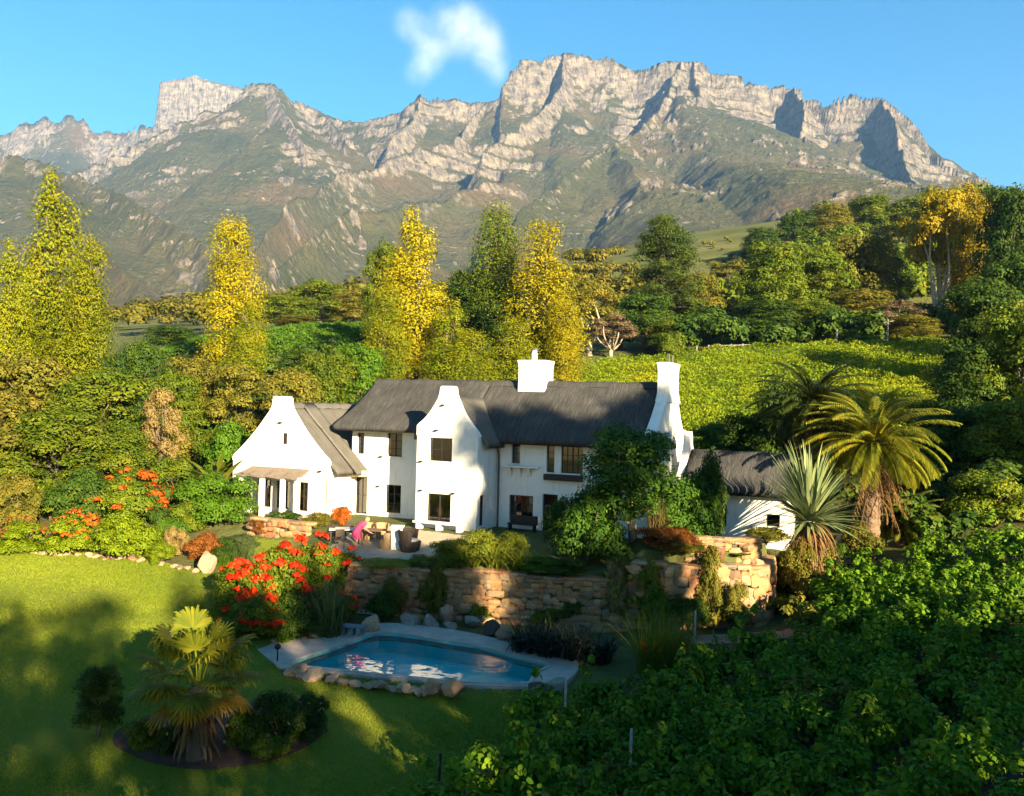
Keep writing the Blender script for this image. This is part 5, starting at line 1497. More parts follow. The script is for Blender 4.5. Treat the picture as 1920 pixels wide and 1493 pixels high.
# person at the table: one skinned body, dress and hair
def person():
    p = at_g(668, 1030)
    r = thing('person', 'person in a pink dress bending beside the terrace table', 'person', p, .35)
    J = {'pel': (0, 0, .86), 'sp': (.14, .0, 1.04), 'ch': (.30, 0, 1.20), 'nk': (.42, 0, 1.28), 'hd': (.50, 0, 1.34), 'top': (.57, 0, 1.42),
         'hl': (-.01, .10, .82), 'kl': (.05, .11, .45), 'al': (-.02, .11, .06), 'tl': (.16, .12, .03), 'hr': (-.01, -.10, .82), 'kr': (.0, -.11, .45), 'ar': (-.10, -.11, .06), 'tr': (.08, -.12, .03),
         'sl': (.32, .19, 1.20), 'el': (.40, .24, .94), 'wl': (.56, .16, .80), 'fl': (.66, .14, .76), 'sr': (.32, -.19, 1.20), 'er': (.42, -.24, .94), 'wr': (.58, -.16, .80), 'fr': (.68, -.14, .76)}
    rad = dict(pel=.14, sp=.12, ch=.135, nk=.055, hd=.095, top=.075, hl=.095, kl=.06, al=.042, tl=.035, hr=.095, kr=.06, ar=.042, tr=.035, sl=.06, el=.042, wl=.03, fl=.026, sr=.06, er=.042, wr=.03, fr=.026)
    E = [('pel', 'sp'), ('sp', 'ch'), ('ch', 'nk'), ('nk', 'hd'), ('hd', 'top'), ('pel', 'hl'), ('hl', 'kl'), ('kl', 'al'), ('al', 'tl'), ('pel', 'hr'), ('hr', 'kr'), ('kr', 'ar'), ('ar', 'tr'), ('ch', 'sl'), ('sl', 'el'), ('el', 'wl'), ('wl', 'fl'), ('ch', 'sr'), ('sr', 'er'), ('er', 'wr'), ('wr', 'fr')]
    ks = list(J)
    # fingers on both hands
    for sd, y in (('fl', .14), ('fr', -.14)):
        x, yy, z = J[sd]
        for f in range(5):
            k1 = sd + 'f%d' % f; dy = (f - 2) * .018 * (1 if y > 0 else -1); ln = (.05, .075, .08, .075, .06)[f]
            J[k1] = (x + (.02 if f == 0 else ln), yy + dy * (2.4 if f == 0 else 1), z - (.01 if f == 0 else .03)); rad[k1] = .0085; E.append((sd, k1)); ks.append(k1)
    me = bpy.data.meshes.new('body'); me.from_pydata([J[k] for k in ks], [(ks.index(a), ks.index(b)) for a, b in E], [])
    o = link_mesh('body', me, r)
    sk = o.modifiers.new('skin', 'SKIN'); sb = o.modifiers.new('sub', 'SUBSURF'); sb.levels = 1; sb.render_levels = 2
    for i, k in enumerate(ks):
        o.data.skin_vertices[0].data[i].radius = (rad[k], rad[k]); o.data.skin_vertices[0].data[i].use_root = (k == 'pel')
    me.materials.append(plain('skin', (.55, .32, .22), (.48, .27, .18), 8, .6))
    pink = plain('pink_cloth', (.62, .06, .16), (.48, .04, .12), 7, .85, .4, 14)
    m = MB(); vs = []; fs = []
    axis_pts = [(.43, 1.27, .07, .10), (.34, 1.22, .16, .22), (.22, 1.12, .165, .20), (.10, 1.0, .165, .18), (-.01, .86, .185, .20), (-.02, .70, .21, .22), (-.01, .52, .24, .25)]
    n = 16
    for x, z, rx, ry in axis_pts:
        for k in range(n):
            a = 2 * pi * k / n; tilt = .6 if z > .9 else .1
            vs.append((x + rx * cos(a) * (1 - .3 * tilt) * (1 + .05 * sin(a * 5)), ry * sin(a) * (1 + .05 * sin(a * 6)), z - rx * cos(a) * tilt))
    for i in range(len(axis_pts) - 1):
        for k in range(n): fs.append((i * n + k, i * n + (k + 1) % n, (i + 1) * n + (k + 1) % n, (i + 1) * n + k))
    m.add(vs, fs); m.build('dress', pink, r, True)
    m = MB(); m.lathe([(.015, .125), (.075, .105), (.112, .04), (.118, -.03), (.10, -.09), (.07, -.12)], 14, M=Matrix.Translation((.485, 0, 1.385)) @ Matrix.Rotation(.5, 4, 'Y')); m.build('hair', plain('fair_hair', (.40, .24, .13), (.30, .17, .09), 20, .7), r, True)
person()
# ================================================================== GARDEN PLANTS
bush(38,972,1040,100,L_HEDGE,'lime green clipped shrub at the left end of the lawn edge',extra=(L_RUST,160,.06,.8))
bush(140,964,1042,105,L_HEDGE,'lime shrub topped with orange flowers beside the dark gap',extra=(L_ORANGE,420,.07,.8))
bush(240,960,1052,118,L_HEDGE,'largest bright lime shrub on the lawn edge')
bush(300,1010,1058,60,L_HEDGE,'low lime shrub at the right foot of the largest lime shrub')
bush(318,966,1035,70,L_BRIGHT,'bright green leafy shrub behind the straw coloured one')
bush(330,985,1045,46,L_STRAW,'straw coloured dry shrub near the lawn corner')
bush(382,998,1052,70,L_RUST,'rust brown low shrub left of the upright boulder')
bush(237,880,985,130,L_OAK,'tall shrub covered with orange red blossom under the dark trees',extra=(L_ORANGE,1500,.085,.45))
bush(300,905,985,70,L_DARK,'dark shrub with a few red flowers right of the orange one',extra=(L_RED,120,.06,.6))
bush(410,880,985,135,L_BRIGHT,'broad bright green fig shrub in front of the west wing',var=1)
bush(372,900,990,90,L_BRIGHT,'bright green shrub under the banana like plant')
tuft('banana_plant','yellow green plant with big upright blades behind the fig shrub','plant',G(385,965)+Vector((0,1.4,1.2)),2.9,1.6,26,.26,L_LILY,1.3,(.7,1.45),.25,seed=4)
for px,top,base,w,mat,lab in ((150,880,985,120,L_DARK,'dark shrub in the shade behind the orange topped lime shrub'),(95,895,978,110,L_OAK,'green shrub filling the gap under the broad low tree'),(330,850,950,120,L_OAK,'mid green shrub between the banana plant and the trees'),(255,835,930,110,L_OAK,'green shrub behind the orange red blossom shrub'),(305,790,880,110,L_OLIVE,'olive shrub at the foot of the straw coloured tree'),(405,800,890,90,L_OAK,'green shrub in front of the small red shed'),(25,880,990,100,L_OLIVE,'olive brown shrub at the left edge behind the first lime shrub'),(345,935,1000,80,L_OAK,'green shrub left of the fig shrub'),(420,1010,1056,70,L_DARK,'dark low shrub right of the upright boulder')):
    bush(px,top,base,w,mat,lab)
bush(60,905,960,90,L_OLIVE,'olive shrub hanging over the pink boulder')
bush(490,972,1002,44,L_RUST,'round red brown shrub on the upper lawn edge')
bush(530,958,985,70,L_DARK,'dark green hedge plant below the wing windows')
bush(592,962,990,60,L_OLIVE,'brownish shrub between the wing and the tables',extra=(L_STRAW,60,.05,.6))
bush(640,945,985,44,L_ORANGE,'orange shrub in front of the glass door')
bush(450,1000,1030,70,L_REED,'grey green shrub at the edge of the upper lawn')
tuft('grass_clump','tall pale grass clump beside the upper lawn','grass clump',G(455,1062),1.6,1.0,220,.012,L_REED,.8,(1.0,1.5),.55,seed=6)
tuft('grass_clump','green grass clump left of the red flowers','grass clump',G(425,1062),1.1,.8,160,.014,L_BRIGHT,1.0,(.9,1.5),.45,seed=7)
# the big red flower bed
for a in ((455,1052,1150,110,'red flowering shrub at the left of the big flower bed',1200,L_RED),(520,1030,1160,120,'tallest red flowering shrub in the big flower bed',1700,L_RED),(585,1008,1120,120,'red and yellow flowering shrub nearest the terrace tables',900,L_RED),(640,1030,1120,90,'red flowering shrub against the stone wall',900,L_RED),(470,1110,1195,120,'low red flowering shrub at the lawn side of the flower bed',800,L_RED),(545,1120,1195,110,'dark green shrub in the middle of the flower bed',40,L_LILY),(640,1110,1165,70,'red flowering shrub below the wall',160,L_RED)):
    bush(a[0],a[1],a[2],a[3],L_DARK if a[5]<100 else L_OAK,a[4],extra=(a[6],a[5],.075,.35))
tuft('broadleaf_clump','bright broad leaved plant at the pool side of the flower bed','plant',G(545,1192),1.1,.8,60,.09,L_BRIGHT,1.2,(.5,1.3),.35,seed=9)
tuft('reed_clump','tall grey green reed clump at the left of the pool','reeds',Pz(617,1192,DECK_Z),2.5,1.0,150,.035,L_REED,.5,(1.15,1.54),.42,seed=11)
tuft('reed_clump','low spiky plant by the deck under the red flowers','plant',Pz(532,1204,DECK_Z),.7,.6,60,.03,L_BRIGHT,1.0,(.6,1.4),.25,seed=12)
# terrace plants above the wall
for i,(px,top,base,w,mat,lab) in enumerate(((850,1008,1050,90,L_LILY,'yellow flowering clump at the left of the terrace bed'),(905,992,1050,90,L_LILY,'tall yellow green leafy clump on the terrace'),(950,1000,1045,80,L_LILY,'leafy yellow green clump near the drainpipe'),(800,1040,1062,80,L_OAK,'low green ground plant by the dark wicker chair'),(1010,1040,1075,80,L_BRIGHT,'fresh green clump at the right end of the terrace bed'),(1060,1045,1088,80,L_DARK,'dark shrub on the terrace under the garden tree'))):
    bush(px,top,base,w,mat,lab)
for i,(px,py,h) in enumerate(((880,1068,1.3),(930,1070,1.5),(975,1074,1.5),(1010,1078,1.2),(840,1066,1.0))):
    tuft('arching_lily',('arching strap leaved plant, %s on the terrace wall edge' % ('second from the left','third from the left','fourth from the left','rightmost','leftmost')[i]),'plant',G(px,py)+Vector((0,.25,0)),h,1.2,95,.032,L_LILY if i!=3 else L_BRIGHT,1.7,(.7,1.5),.4,seed=20+i,group='strap leaved plants above the stone wall')
bush(730,1050,1066,110,L_HEDGE,'low clipped hedge along the top of the stone wall')
for px,top,base,w,mat,lab in ((715,1105,1168,60,L_DARK,'dark shrub against the left part of the retaining wall'),(1070,1118,1176,84,L_DARK,'dark fern like shrub at the right end of the retaining wall'),(1020,1140,1180,50,L_OAK,'small green plant at the foot of the shaded wall'),(745,1085,1110,50,L_OLIVE,'little tuft growing out of the wall face'),(960,1082,1100,44,L_OAK,'green cushion hanging over the wall top')):
    if base < 1115: 
        bush(px,top,base,w,mat,lab,D=36.1)
    else: bush(px,top,base,w,mat,lab)
# garden tree in front of the house
tree(1190,792,250,37.6,'round',L_GARDEN,'leafy dark green garden tree in front of the right half of the house',name='garden_tree',bark=M_BARKPALE,var=0)
bush(1120,900,1070,150,L_GARDEN,'dense lower foliage at the left of the garden tree',D=37.2)
bush(1290,880,1010,130,L_GARDEN,'dense dark foliage at the right of the garden tree',D=38.6)
bush(1065,935,1050,90,L_GARDEN,'lit leafy branches of a shrub by the garden door',D=38.8)
bush(1168,1030,1105,84,L_STRAW,'yellow green spiky shrub at the corner of the bastion',D=34.9,extra=(L_LILY,300,.09,.2))
bush(1250,985,1055,120,L_RUST,'rusty red shrub on top of the bastion',D=35.6)
bush(1290,1010,1060,90,L_OLIVE,'olive shrub spilling over the bastion',D=35.0)
tuft('grass_clump','straw coloured upright grass in front of the garden tree trunk','grass clump',atD(1232,36.0),2.4,.8,120,.014,L_STRAW,.4,(1.2,1.54),.3,seed=31)
tuft('grass_clump','rust tipped grass tuft on the bastion','grass clump',atD(1270,35.2),1.3,.9,150,.014,L_RUST,.8,(.9,1.5),.5,seed=32)
for px,top,base,w,D_,mat,lab in ((1238,1095,1160,70,33.6,L_OAK,'green shrub at the foot of the sunlit bastion'),(1300,1110,1165,80,33.3,L_DARK,'dark shrub at the foot of the bastion beside the path'),(1225,1035,1085,60,34.4,L_LILY,'tall narrow shrub against the shaded left end of the bastion'),(1385,1085,1130,50,33.6,L_OLIVE,'olive tuft at the right foot of the bastion'),(820,1058,1092,60,36.3,L_OLIVE,'narrow olive shrub growing up against the middle of the stone wall'),(905,1130,1170,44,35.4,L_OAK,'small fern at the bright part of the stone wall')):
    bush(px,top,base,w,mat,lab,D=D_)
bush(1340,1062,1108,50,L_OLIVE,'small plant growing from the face of the bastion',D=33.9)
bush(1330,1020,1062,80,L_OLIVE,'olive plant cushion on the bastion below the brown pot',D=34.6)
bush(1285,1000,1050,80,L_RUST,'smaller rusty shrub right of the big rusty one on the bastion',D=35.2)
bush(1392,1040,1075,44,L_LILY,'yellow green tuft at the right end of the bastion top',D=34.7)
bush(1175,1110,1165,60,L_OAK,'green shrub between the big tan boulder and the bastion')
bush(1350,1120,1150,110,L_DARK,'dark spreading shrub below the bastion')
bush(1430,1110,1140,120,L_OAK,'green ground shrub along the reddish path')
bush(1470,1030,1110,90,L_DARK,'dark shrub in the shade beside the bastion')
# dark reeds and grasses by the pool
for i,(px,py,h,w) in enumerate(((985,1222,1.6,.9),(1030,1230,1.8,1.0),(1075,1236,1.7,1.0),(1120,1240,1.5,1.0))):
    tuft('dark_reeds',('%s clump of dark reeds drooping over the pool deck' % ('leftmost','second','third','rightmost')[i]),'reeds',Pz(px,py,DECK_Z-.05),h,w,150,.03,L_DARKREED,1.6,(.9,1.5),.5,seed=40+i,group='dark reeds at the right end of the pool')
tuft('grass_plume','feathery green grass with red flowers between vines and path','grass clump',G(1240,1275)+Vector((0,0,.1)),2.5,1.6,700,.010,L_OAK,.7,(1.0,1.5),.8,seed=51,flower=L_RED,fh=.45,nfl=9)
tuft('grass_plume','pale feathery grass in front of the reddish path','grass clump',G(1265,1225),1.6,1.0,300,.008,L_STRAW,.8,(1.0,1.5),.5,seed=52)
# plants of the round bed
for i,(px,top,base,w,lab,mat) in enumerate(((520,1290,1405,110,'dark leafy shrub in the middle of the round bed',L_DARK),(570,1300,1385,90,'dark leafy shrub at the right end of the round bed',L_DARK),(460,1330,1415,90,'leafy green shrub right of the fan palm',L_DARK),(505,1370,1428,80,'low bright leaved plant at the front of the round bed',L_OAK),(265,1345,1408,70,'low leafy plant at the left end of the round bed',L_OAK),(320,1350,1415,60,'low green plant left of the fan palm trunk',L_DARK))):
    bush(px,top,base,w,mat,lab,extra=(L_STRAW,14,.05,.6))
tree(195,1245,110,22.6,'round',L_DARK,'small dark tree on a thin stem left of the round bed',name='small_tree',var=2)
# fan palm in the bed
def fan_palm():
    rng = np.random.default_rng(77)
    b = G(368,1432); b.z += .1
    r = thing('fan_palm','fan palm with yellowing lower leaves and a shaggy trunk in the round bed','palm',b)
    m = MB(); pts = [(0,0,-.2+2.0*i/12) for i in range(13)]; m.tube(pts,[.26-.08*i/12+(.02 if i%2 else 0) for i in range(13)],12); m.build('trunk',M_BARK,r)
    s = Strips()
    for i in range(26):
        az = i*2.399; f = i/26; fan_leaf(s,(.12*cos(az),.12*sin(az),1.75+.2*(1-f)),az,1.5-1.15*f+rng.uniform(-.1,.1),rng.uniform(.75,1.1)*(1.2-.2*f),rng.uniform(.62,.85),rng,32,.35+.5*f)
    link_mesh('crown',s.mesh('crown',L_FAN),r)
    s = Strips()
    for i in range(11):
        az = i*2.399+.6; fan_leaf(s,(.14*cos(az),.14*sin(az),1.6),az,rng.uniform(-.05,.4),rng.uniform(.65,.9),rng.uniform(.48,.64),rng,28,.7)
    link_mesh('yellowing_fronds',s.mesh('yellowing_fronds',L_FANY),r)
    s = Strips()
    for i in range(70):
        az = rng.uniform(0,6.28); z = rng.uniform(.6,1.5); L = rng.uniform(.55,1.0)
        pts = curve_blade((.24*cos(az),.24*sin(az),z),az,rng.uniform(-.9,-.4),L,.9,5); s.blade(pts,[.03,.05,.05,.035,.006],(-sin(az),cos(az),0))
    link_mesh('dry_fronds',s.mesh('dry_fronds',L_DRY),r)
fan_palm()
# palms on the right
b = atD(1632,40.5); feather_palm('date_palm','tall date palm with arching fronds and a shaggy pale trunk',b,CZ+40.5*ray(1650,840)[1]-b.z,3.5,84,L_PALM,L_DRY,3,.42)
b = atD(1520,44.5); feather_palm('date_palm','darker palm behind the sword leaved plant, half hidden by the tall palm',b,CZ+44.5*ray(1510,770)[1]-b.z,3.2,60,L_PALMD,L_DRY,5,.34)
b = atD(1690,41.5); feather_palm('young_palm','small palm at the foot of the tall date palm',b,1.0,2.1,26,L_PALM,L_DRY,8,.2,False)
def sword_plant():
    rng = np.random.default_rng(5); b = atD(1520,37.4); top = CZ+37.8*ray(1525,975)[1]-b.z
    r = thing('yucca','large sword leaved yucca with a skirt of dead leaves on a thick trunk','yucca',b)
    m = MB(); m.tube([(0,0,-.3),(.05,0,top*.5),(0,0,top)],[.34,.26,.22],10); m.build('trunk',M_BARKPALE,r)
    s = Strips()
    for i in range(300):
        az = rng.uniform(0,6.28); f = i/300; e = 1.5-1.55*f; L = rng.uniform(2.3,3.5)*(1-.2*f)
        pts = curve_blade((.15*cos(az),.15*sin(az),top-.1+.4*(1-f)),az,e,L,.25+.5*rng.random()*f,6); s.blade(pts,[.055,.075,.07,.055,.035,.003],(-sin(az),cos(az),0))
    link_mesh('crown',s.mesh('crown',L_SWORD),r)
    s = Strips()
    for i in range(280):
        az = rng.uniform(0,6.28); L = rng.uniform(1.0,1.9)
        pts = curve_blade((.24*cos(az),.24*sin(az),top-rng.uniform(0,1.7)),az,rng.uniform(-.7,-.05),L,1.3,6); s.blade(pts,[.03,.04,.04,.03,.02,.003],(-sin(az),cos(az),0))
    link_mesh('dry_fronds',s.mesh('dry_fronds',L_DRY),r)
sword_plant()
bush(1325,850,1005,80,L_DARK,'dark tall shrub between the garden tree and the service wing',D=39.5)
bush(1440,985,1085,90,L_OLIVE,'olive drooping shrub left of the yucca',D=37.5)
bush(1560,1010,1070,80,L_DARK,'dark shrub at the foot of the yucca',D=39.5)
bush(1515,1010,1085,100,L_OLIVE,'olive shrub wrapped round the trunk of the yucca',D=37.0)
bush(1620,985,1045,80,L_OLIVE,'olive shrub at the foot of the tall palm trunk',D=39.8)
bush(1700,960,1040,90,L_OLIVE,'olive shrub right of the tall palm trunk with a red flower',D=42,extra=(L_RED,24,.07,.7))
bush(1780,900,1010,150,L_DARK,'dark shrub in the shade right of the tall palm',D=44)
bush(1860,880,990,160,L_OAK,'green leafy shrub above the vines at the right edge',D=42)

# ================================================================== TREES
tree(10,448,110,60,'poplar',L_POPLAR_G,'green yellow poplar cut by the left edge',name='poplar')
tree(88,316,160,70,'poplar',L_POPLAR_G,'tallest poplar at the left, green and yellow',name='poplar',var=0)
tree(158,448,110,67,'poplar',L_POPLAR_G,'shorter greener poplar against the right side of the tallest one',name='poplar',var=1)
tree(45,600,150,66,'poplar',L_POPLAR_G,'low yellow green poplar in front of the tallest poplar',name='poplar')
tree(428,412,118,85,'poplar',L_POPLAR,'slim golden poplar left of the house',name='poplar',var=3)
tree(455,560,90,83,'poplar',L_POPLAR_G,'shorter yellow green poplar at the right foot of the slim golden one',name='poplar')
tree(765,386,150,84,'poplar',L_POPLAR,'pure golden cone shaped poplar behind the roof',name='poplar',var=0)
tree(718,540,100,80,'poplar',L_POPLAR_G,'yellow green poplar left of the golden cone',name='poplar')
tree(840,560,120,79,'poplar',L_POPLAR_G,'yellow green poplar right of the golden cone',name='poplar')
tree(880,620,110,77,'poplar',L_POPLAR_G,'small yellow poplar just above the roof ridge',name='poplar')
tree(918,384,120,93,'poplar',L_GREENPOP,'deep green poplar with forked top',name='poplar',var=1)
tree(1010,402,150,86,'poplar',L_POPLAR,'golden poplar behind the ridge chimney',name='poplar',var=2)
tree(960,590,110,80,'poplar',L_POPLAR_G,'yellow green poplar left of the ridge chimney',name='poplar')
tree(1050,560,90,82,'poplar',L_POPLAR,'small golden poplar right of the ridge chimney',name='poplar')
T_ = [
 (40,655,230,55,'round',L_OLIVE,'olive brown tree at the left edge under the poplars'),
 (-30,720,220,50,'round',L_OLIVE,'brownish tree cut by the left edge'),
 (180,688,250,57,'round',L_OAK,'broad green tree behind the orange flowering shrub'),
 (100,760,240,51,'round',L_OAK,'broad low green tree above the lime shrubs'),
 (215,800,180,52,'round',L_OAK,'mid green tree right of the broad low green tree'),
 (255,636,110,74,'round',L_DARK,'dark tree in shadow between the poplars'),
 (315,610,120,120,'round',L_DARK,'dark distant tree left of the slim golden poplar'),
 (355,665,150,68,'round',L_OLIVE,'olive tree below the slim golden poplar'),
 (330,690,130,64,'round',L_OAK,'green tree left of the olive tree below the slim poplar'),
 (450,672,170,65,'airy',L_OLIVE,'loose olive tree above the west wing gable'),
 (545,690,150,64,'round',L_OLIVE,'olive tree behind the west wing roof'),
 (610,655,150,70,'round',L_OAK,'green tree left of the thatched ridge'),
 (665,640,150,73,'round',L_BRIGHT,'bright green tree touching the left end of the ridge'),
 (560,650,110,84,'round',L_DARK,'dark shaded tree at the edge of the far vineyard strip'),
 (440,790,120,57,'bush',L_BRIGHT,'bright green thicket against the left of the west wing'),
 (520,552,120,150,'round',L_OAK,'distant green tree above the far vineyard strip'),
 (590,524,140,158,'round',L_OAK,'highest of the distant green trees above the vineyard strip'),
 (655,545,110,155,'round',L_OLIVE,'distant olive tree left of the golden cone'),
 (550,590,110,140,'round',L_OLIVE,'distant round tree at the top of the vineyard strip'),
 (715,455,110,104,'round',L_OAK,'green tree peeping out left of the golden cone'),
 (885,500,170,96,'round',L_DARK,'dark broad tree below the forked green poplar'),
 (930,560,140,90,'round',L_DARK,'dark tree between the two golden poplars'),
 (1100,520,140,106,'gum',L_OLIVE,'brownish gum tree with white trunks at the vineyard corner'),
 (1155,545,120,112,'airy',L_OLIVE,'thin olive tree beside the gum tree'),
 (1140,590,110,104,'gum',L_GREY,'bare brown tree with pale branches at the vineyard corner'),
 (1238,404,160,113,'pine',L_PINE,'tall dark pine on the hill behind the house'),
 (1205,545,150,109,'round',L_DARK,'dark tree below the tall pine'),
 (1290,510,130,116,'round',L_OLIVE,'olive tree right of the tall pine'),
 (1245,600,110,104,'round',L_OAK,'low green tree at the top of the vineyard'),
 (1345,555,130,130,'airy',L_GOLD,'yellow brown loose tree right of the pine'),
 (1355,480,120,165,'airy',L_OLIVE,'thin distant tree on the pale slope'),
 (1440,452,160,113,'round',L_OAK,'dark green tree left of centre on the hill wood'),
 (1425,560,160,107,'round',L_DARK,'dark round tree at the fence'),
 (1530,462,150,117,'round',L_OAK,'mid green tree next to the dark green one on the hill'),
 (1510,560,150,108,'round',L_OAK,'deep green tree above the vineyard edge'),
 (1605,432,170,122,'round',L_OLIVE,'olive tree below the wooded skyline'),
 (1600,540,170,112,'round',L_OLIVE,'olive brown tree left of the bare thicket'),
 (1665,560,150,108,'airy',L_GREY,'bare brown thicket tree under the old gold tree'),
 (1650,470,120,128,'round',L_DARK,'dark tree left of the old gold tree'),
 (1745,346,150,112,'gum',L_GOLD,'tall old gold tree with white forked trunks'),
 (1808,338,130,115,'poplar',L_GOLD,'old gold poplar right of the forked gold tree'),
 (1700,590,130,104,'round',L_OLIVE,'olive tree at the foot of the old gold tree'),
 (1885,342,160,103,'round',L_DARK,'dark tree on the skyline at the right edge'),
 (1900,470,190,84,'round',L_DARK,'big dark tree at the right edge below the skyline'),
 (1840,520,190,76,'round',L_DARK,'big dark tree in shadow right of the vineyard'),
 (1915,560,190,62,'round',L_OAK,'green lit tree cut by the right edge'),
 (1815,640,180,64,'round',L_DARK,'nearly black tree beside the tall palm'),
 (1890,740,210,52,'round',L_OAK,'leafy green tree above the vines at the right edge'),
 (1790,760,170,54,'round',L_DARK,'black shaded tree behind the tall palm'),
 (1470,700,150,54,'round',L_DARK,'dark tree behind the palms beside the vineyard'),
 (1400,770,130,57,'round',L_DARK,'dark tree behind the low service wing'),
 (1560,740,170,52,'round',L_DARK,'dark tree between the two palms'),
 (1340,790,110,60,'round',L_OAK,'green tree right of the end chimney'),
]
for px,top,w_,D,kd,mt,lab in T_:
    tree(px,top,w_,D,kd,mt,lab,name={'poplar':'poplar','pine':'pine_tree','gum':'gum_tree','bush':'thicket'}.get(kd,'leafy_tree'),bark=M_BARKPALE if kd=='gum' else None)
tree(300,718,105,55,'airy',L_STRAW,'straw coloured shaggy tree beside the broad green tree',name='leafy_tree')
bush(1250,615,660,60,L_OAK,'small round shrub at the top edge of the vineyard',D=98)
# wooded skyline on the right
for i,(px,top,w_,D,lab,mt) in enumerate(((1480,398,90,215,'leftmost tree of the wooded skyline',L_DARK),(1545,380,100,220,'dark crown on the skyline left of the light green crown',L_OLIVE),(1615,366,120,225,'light green crown on the wooded skyline',L_OAK),(1690,372,120,222,'skyline crown just left of the old gold tree',L_OAK),(1850,352,110,215,'skyline crown right of the old gold tree',L_DARK),(1415,425,90,212,'low skyline crown above the pale slope',L_DARK))):
    tree(px,top,w_,D,'round',mt,lab,name='leafy_tree',group='trees on the wooded skyline',sink=.5)
# far wood: reads as one mass
def wood(name, n, region, mat, size, hh, seed, leaves, skip=None):
    rng = np.random.default_rng(seed); cl = []
    while len(cl) < n:
        px = rng.uniform(region[0], region[1]); D = rng.uniform(region[2], region[3])
        if skip and skip(px, D): continue
        b = atD(px, D); h_ = rng.uniform(*hh)
        for k in range(3):
            r_ = h_ * rng.uniform(.28, .42); cl.append((b.x + rng.normal() * h_ * .3, b.y + rng.normal() * h_ * .3, b.z + h_ * rng.uniform(.35, .7), r_, r_, r_ * .8))
    pts, nr = clump_points(cl, leaves, rng, .3, .6)
    o = link_mesh(name, leaf_mesh(name, pts, nr, rng.uniform(*size, leaves), mat, LEAF4, rng)); tag(o, kind='stuff'); return o
wood('far_wood', 420, (-120,760,160,420), L_OLIVE, (.35,.75), (5,10), 5, 60000)
wood('far_wood', 260, (1300,2050,125,260), L_OAK, (.3,.6), (6,10), 6, 60000, lambda px, D: px < 1480 and D > 150)
wood('far_wood', 160, (760,1330,120,260), L_OLIVE, (.3,.6), (4,8), 7, 36000, lambda px, D: px > 1250 and D > 150)
wood('undergrowth', 240, (1240,1900,101,122), L_DARK, (.2,.4), (2.5,6), 8, 40000)
wood('undergrowth', 260, (-40,760,58,100), L_DARK, (.18,.36), (2,4.5), 9, 46000, lambda px, D: D < 64 and px > 330)
wood('undergrowth', 120, (1330,1900,50,70), L_DARK, (.15,.3), (2,4), 10, 26000, lambda px, D: px < 1700 and D > 60)
wood('undergrowth', 70, (1700,1990,40,52), L_DARK, (.12,.25), (1.5,3), 12, 18000)
wood('scrub', 300, (1240,1560,130,260), L_OLIVE, (.2,.4), (.7,1.6), 11, 24000)

# hillside vineyard
def hill_vines(name, poly, dy, n, size, seed, ang=0.0, mat=None):
    rng = np.random.default_rng(seed)
    xs_ = [p[0] for p in poly]; ys_ = [p[1] for p in poly]
    x = rng.uniform(min(xs_), max(xs_), n * 3); row = rng.integers(0, int((max(ys_) - min(ys_)) / dy) + 1, n * 3)
    y = min(ys_) + row * dy + ang * (x - min(xs_))
    k = in_poly(x, y, poly); x = x[k][:n]; y = y[k][:n]; row = row[k][:n]
    hgt = .75 + .55 * vnoise(x * .9, row * 7.3, 3) + .35 * vnoise(x * .22, y * .22, 9)
    ph = rng.random(len(x)) ** .7
    y2 = y + rng.normal(size=len(x)) * .36; z = ground(x, y2) + .12 + ph * hgt * 1.25
    pts = np.stack([x, y2, z], -1); nr = unit(rng.normal(size=pts.shape) * .7 + np.array([0, -.25, .6]))
    o = link_mesh(name, leaf_mesh(name, pts, nr, rng.uniform(*size, len(x)), mat or L_VINEHILL, LEAF4, rng)); tag(o, kind='stuff')
hill_vines('hillside_vines', [(7,58),(3,74),(2,90),(10,96),(24,98.5),(48,99),(60,96),(56,76),(46,62),(36,55),(24,53.5),(18,56)], 2.0, 230000, (.07,.155), 3, .03)
hill_vines('far_vines', [(-46,104),(-20,104),(-14,118),(-20,131),(-44,131)], 2.3, 52000, (.11,.24), 4, 0, L_BRIGHT)

# ================================================================== NEAR VINEYARD
def vine_meshes(v):
    rng = np.random.default_rng(300 + v); tr = MB(); cl = []
    limb(tr, (0, 0, -.15), (.05, 0, .62), .055, .04, rng, .06, 5, 6)
    for k in range(4):
        a = k * 1.57 + rng.uniform(-.4, .4); limb(tr, (.05, 0, .6), (.45 * cos(a), .45 * sin(a), 1.0), .03, .012, rng, .1, 4, 5)
    for k in range(13):
        a = rng.uniform(0, 6.28); q = sqrt(rng.random()) * .72; r_ = rng.uniform(.24, .42)
        cl.append((q * cos(a), q * sin(a), rng.uniform(.45, 1.15), r_, r_, r_ * .85))
    for k in range(4):
        a = rng.uniform(0, 6.28); q = rng.uniform(.2, .7); cl.append((q * cos(a), q * sin(a), rng.uniform(1.3, 1.75), .12, .12, .26))
    pts, nr = clump_points(cl, 1250, rng, .45, .45)
    return leaf_mesh('foliage', pts, nr, rng.uniform(.045, .09, 1250), L_VINE, LEAF6, rng), tr
VM = []
for v in range(6):
    me, tr = vine_meshes(v); tm = bpy.data.meshes.new('stem'); tm.from_pydata([tuple(p) for p in tr.v], [], tr.f); tm.materials.append(M_STEM); tm.update(); VM.append((me, tm))
VB = [(560,1530),(640,1478),(740,1455),(800,1430),(880,1385),(940,1352),(1000,1318),(1060,1282),(1110,1262),(1170,1275),(1250,1262),(1330,1212),(1420,1172),(1480,1148),(1540,1082),(1600,1050),(1700,1022),(1800,992),(1920,972),(2100,940)]
def vb(px): return np.interp(px, [p[0] for p in VB], [p[1] for p in VB])
rng = np.random.default_rng(12)
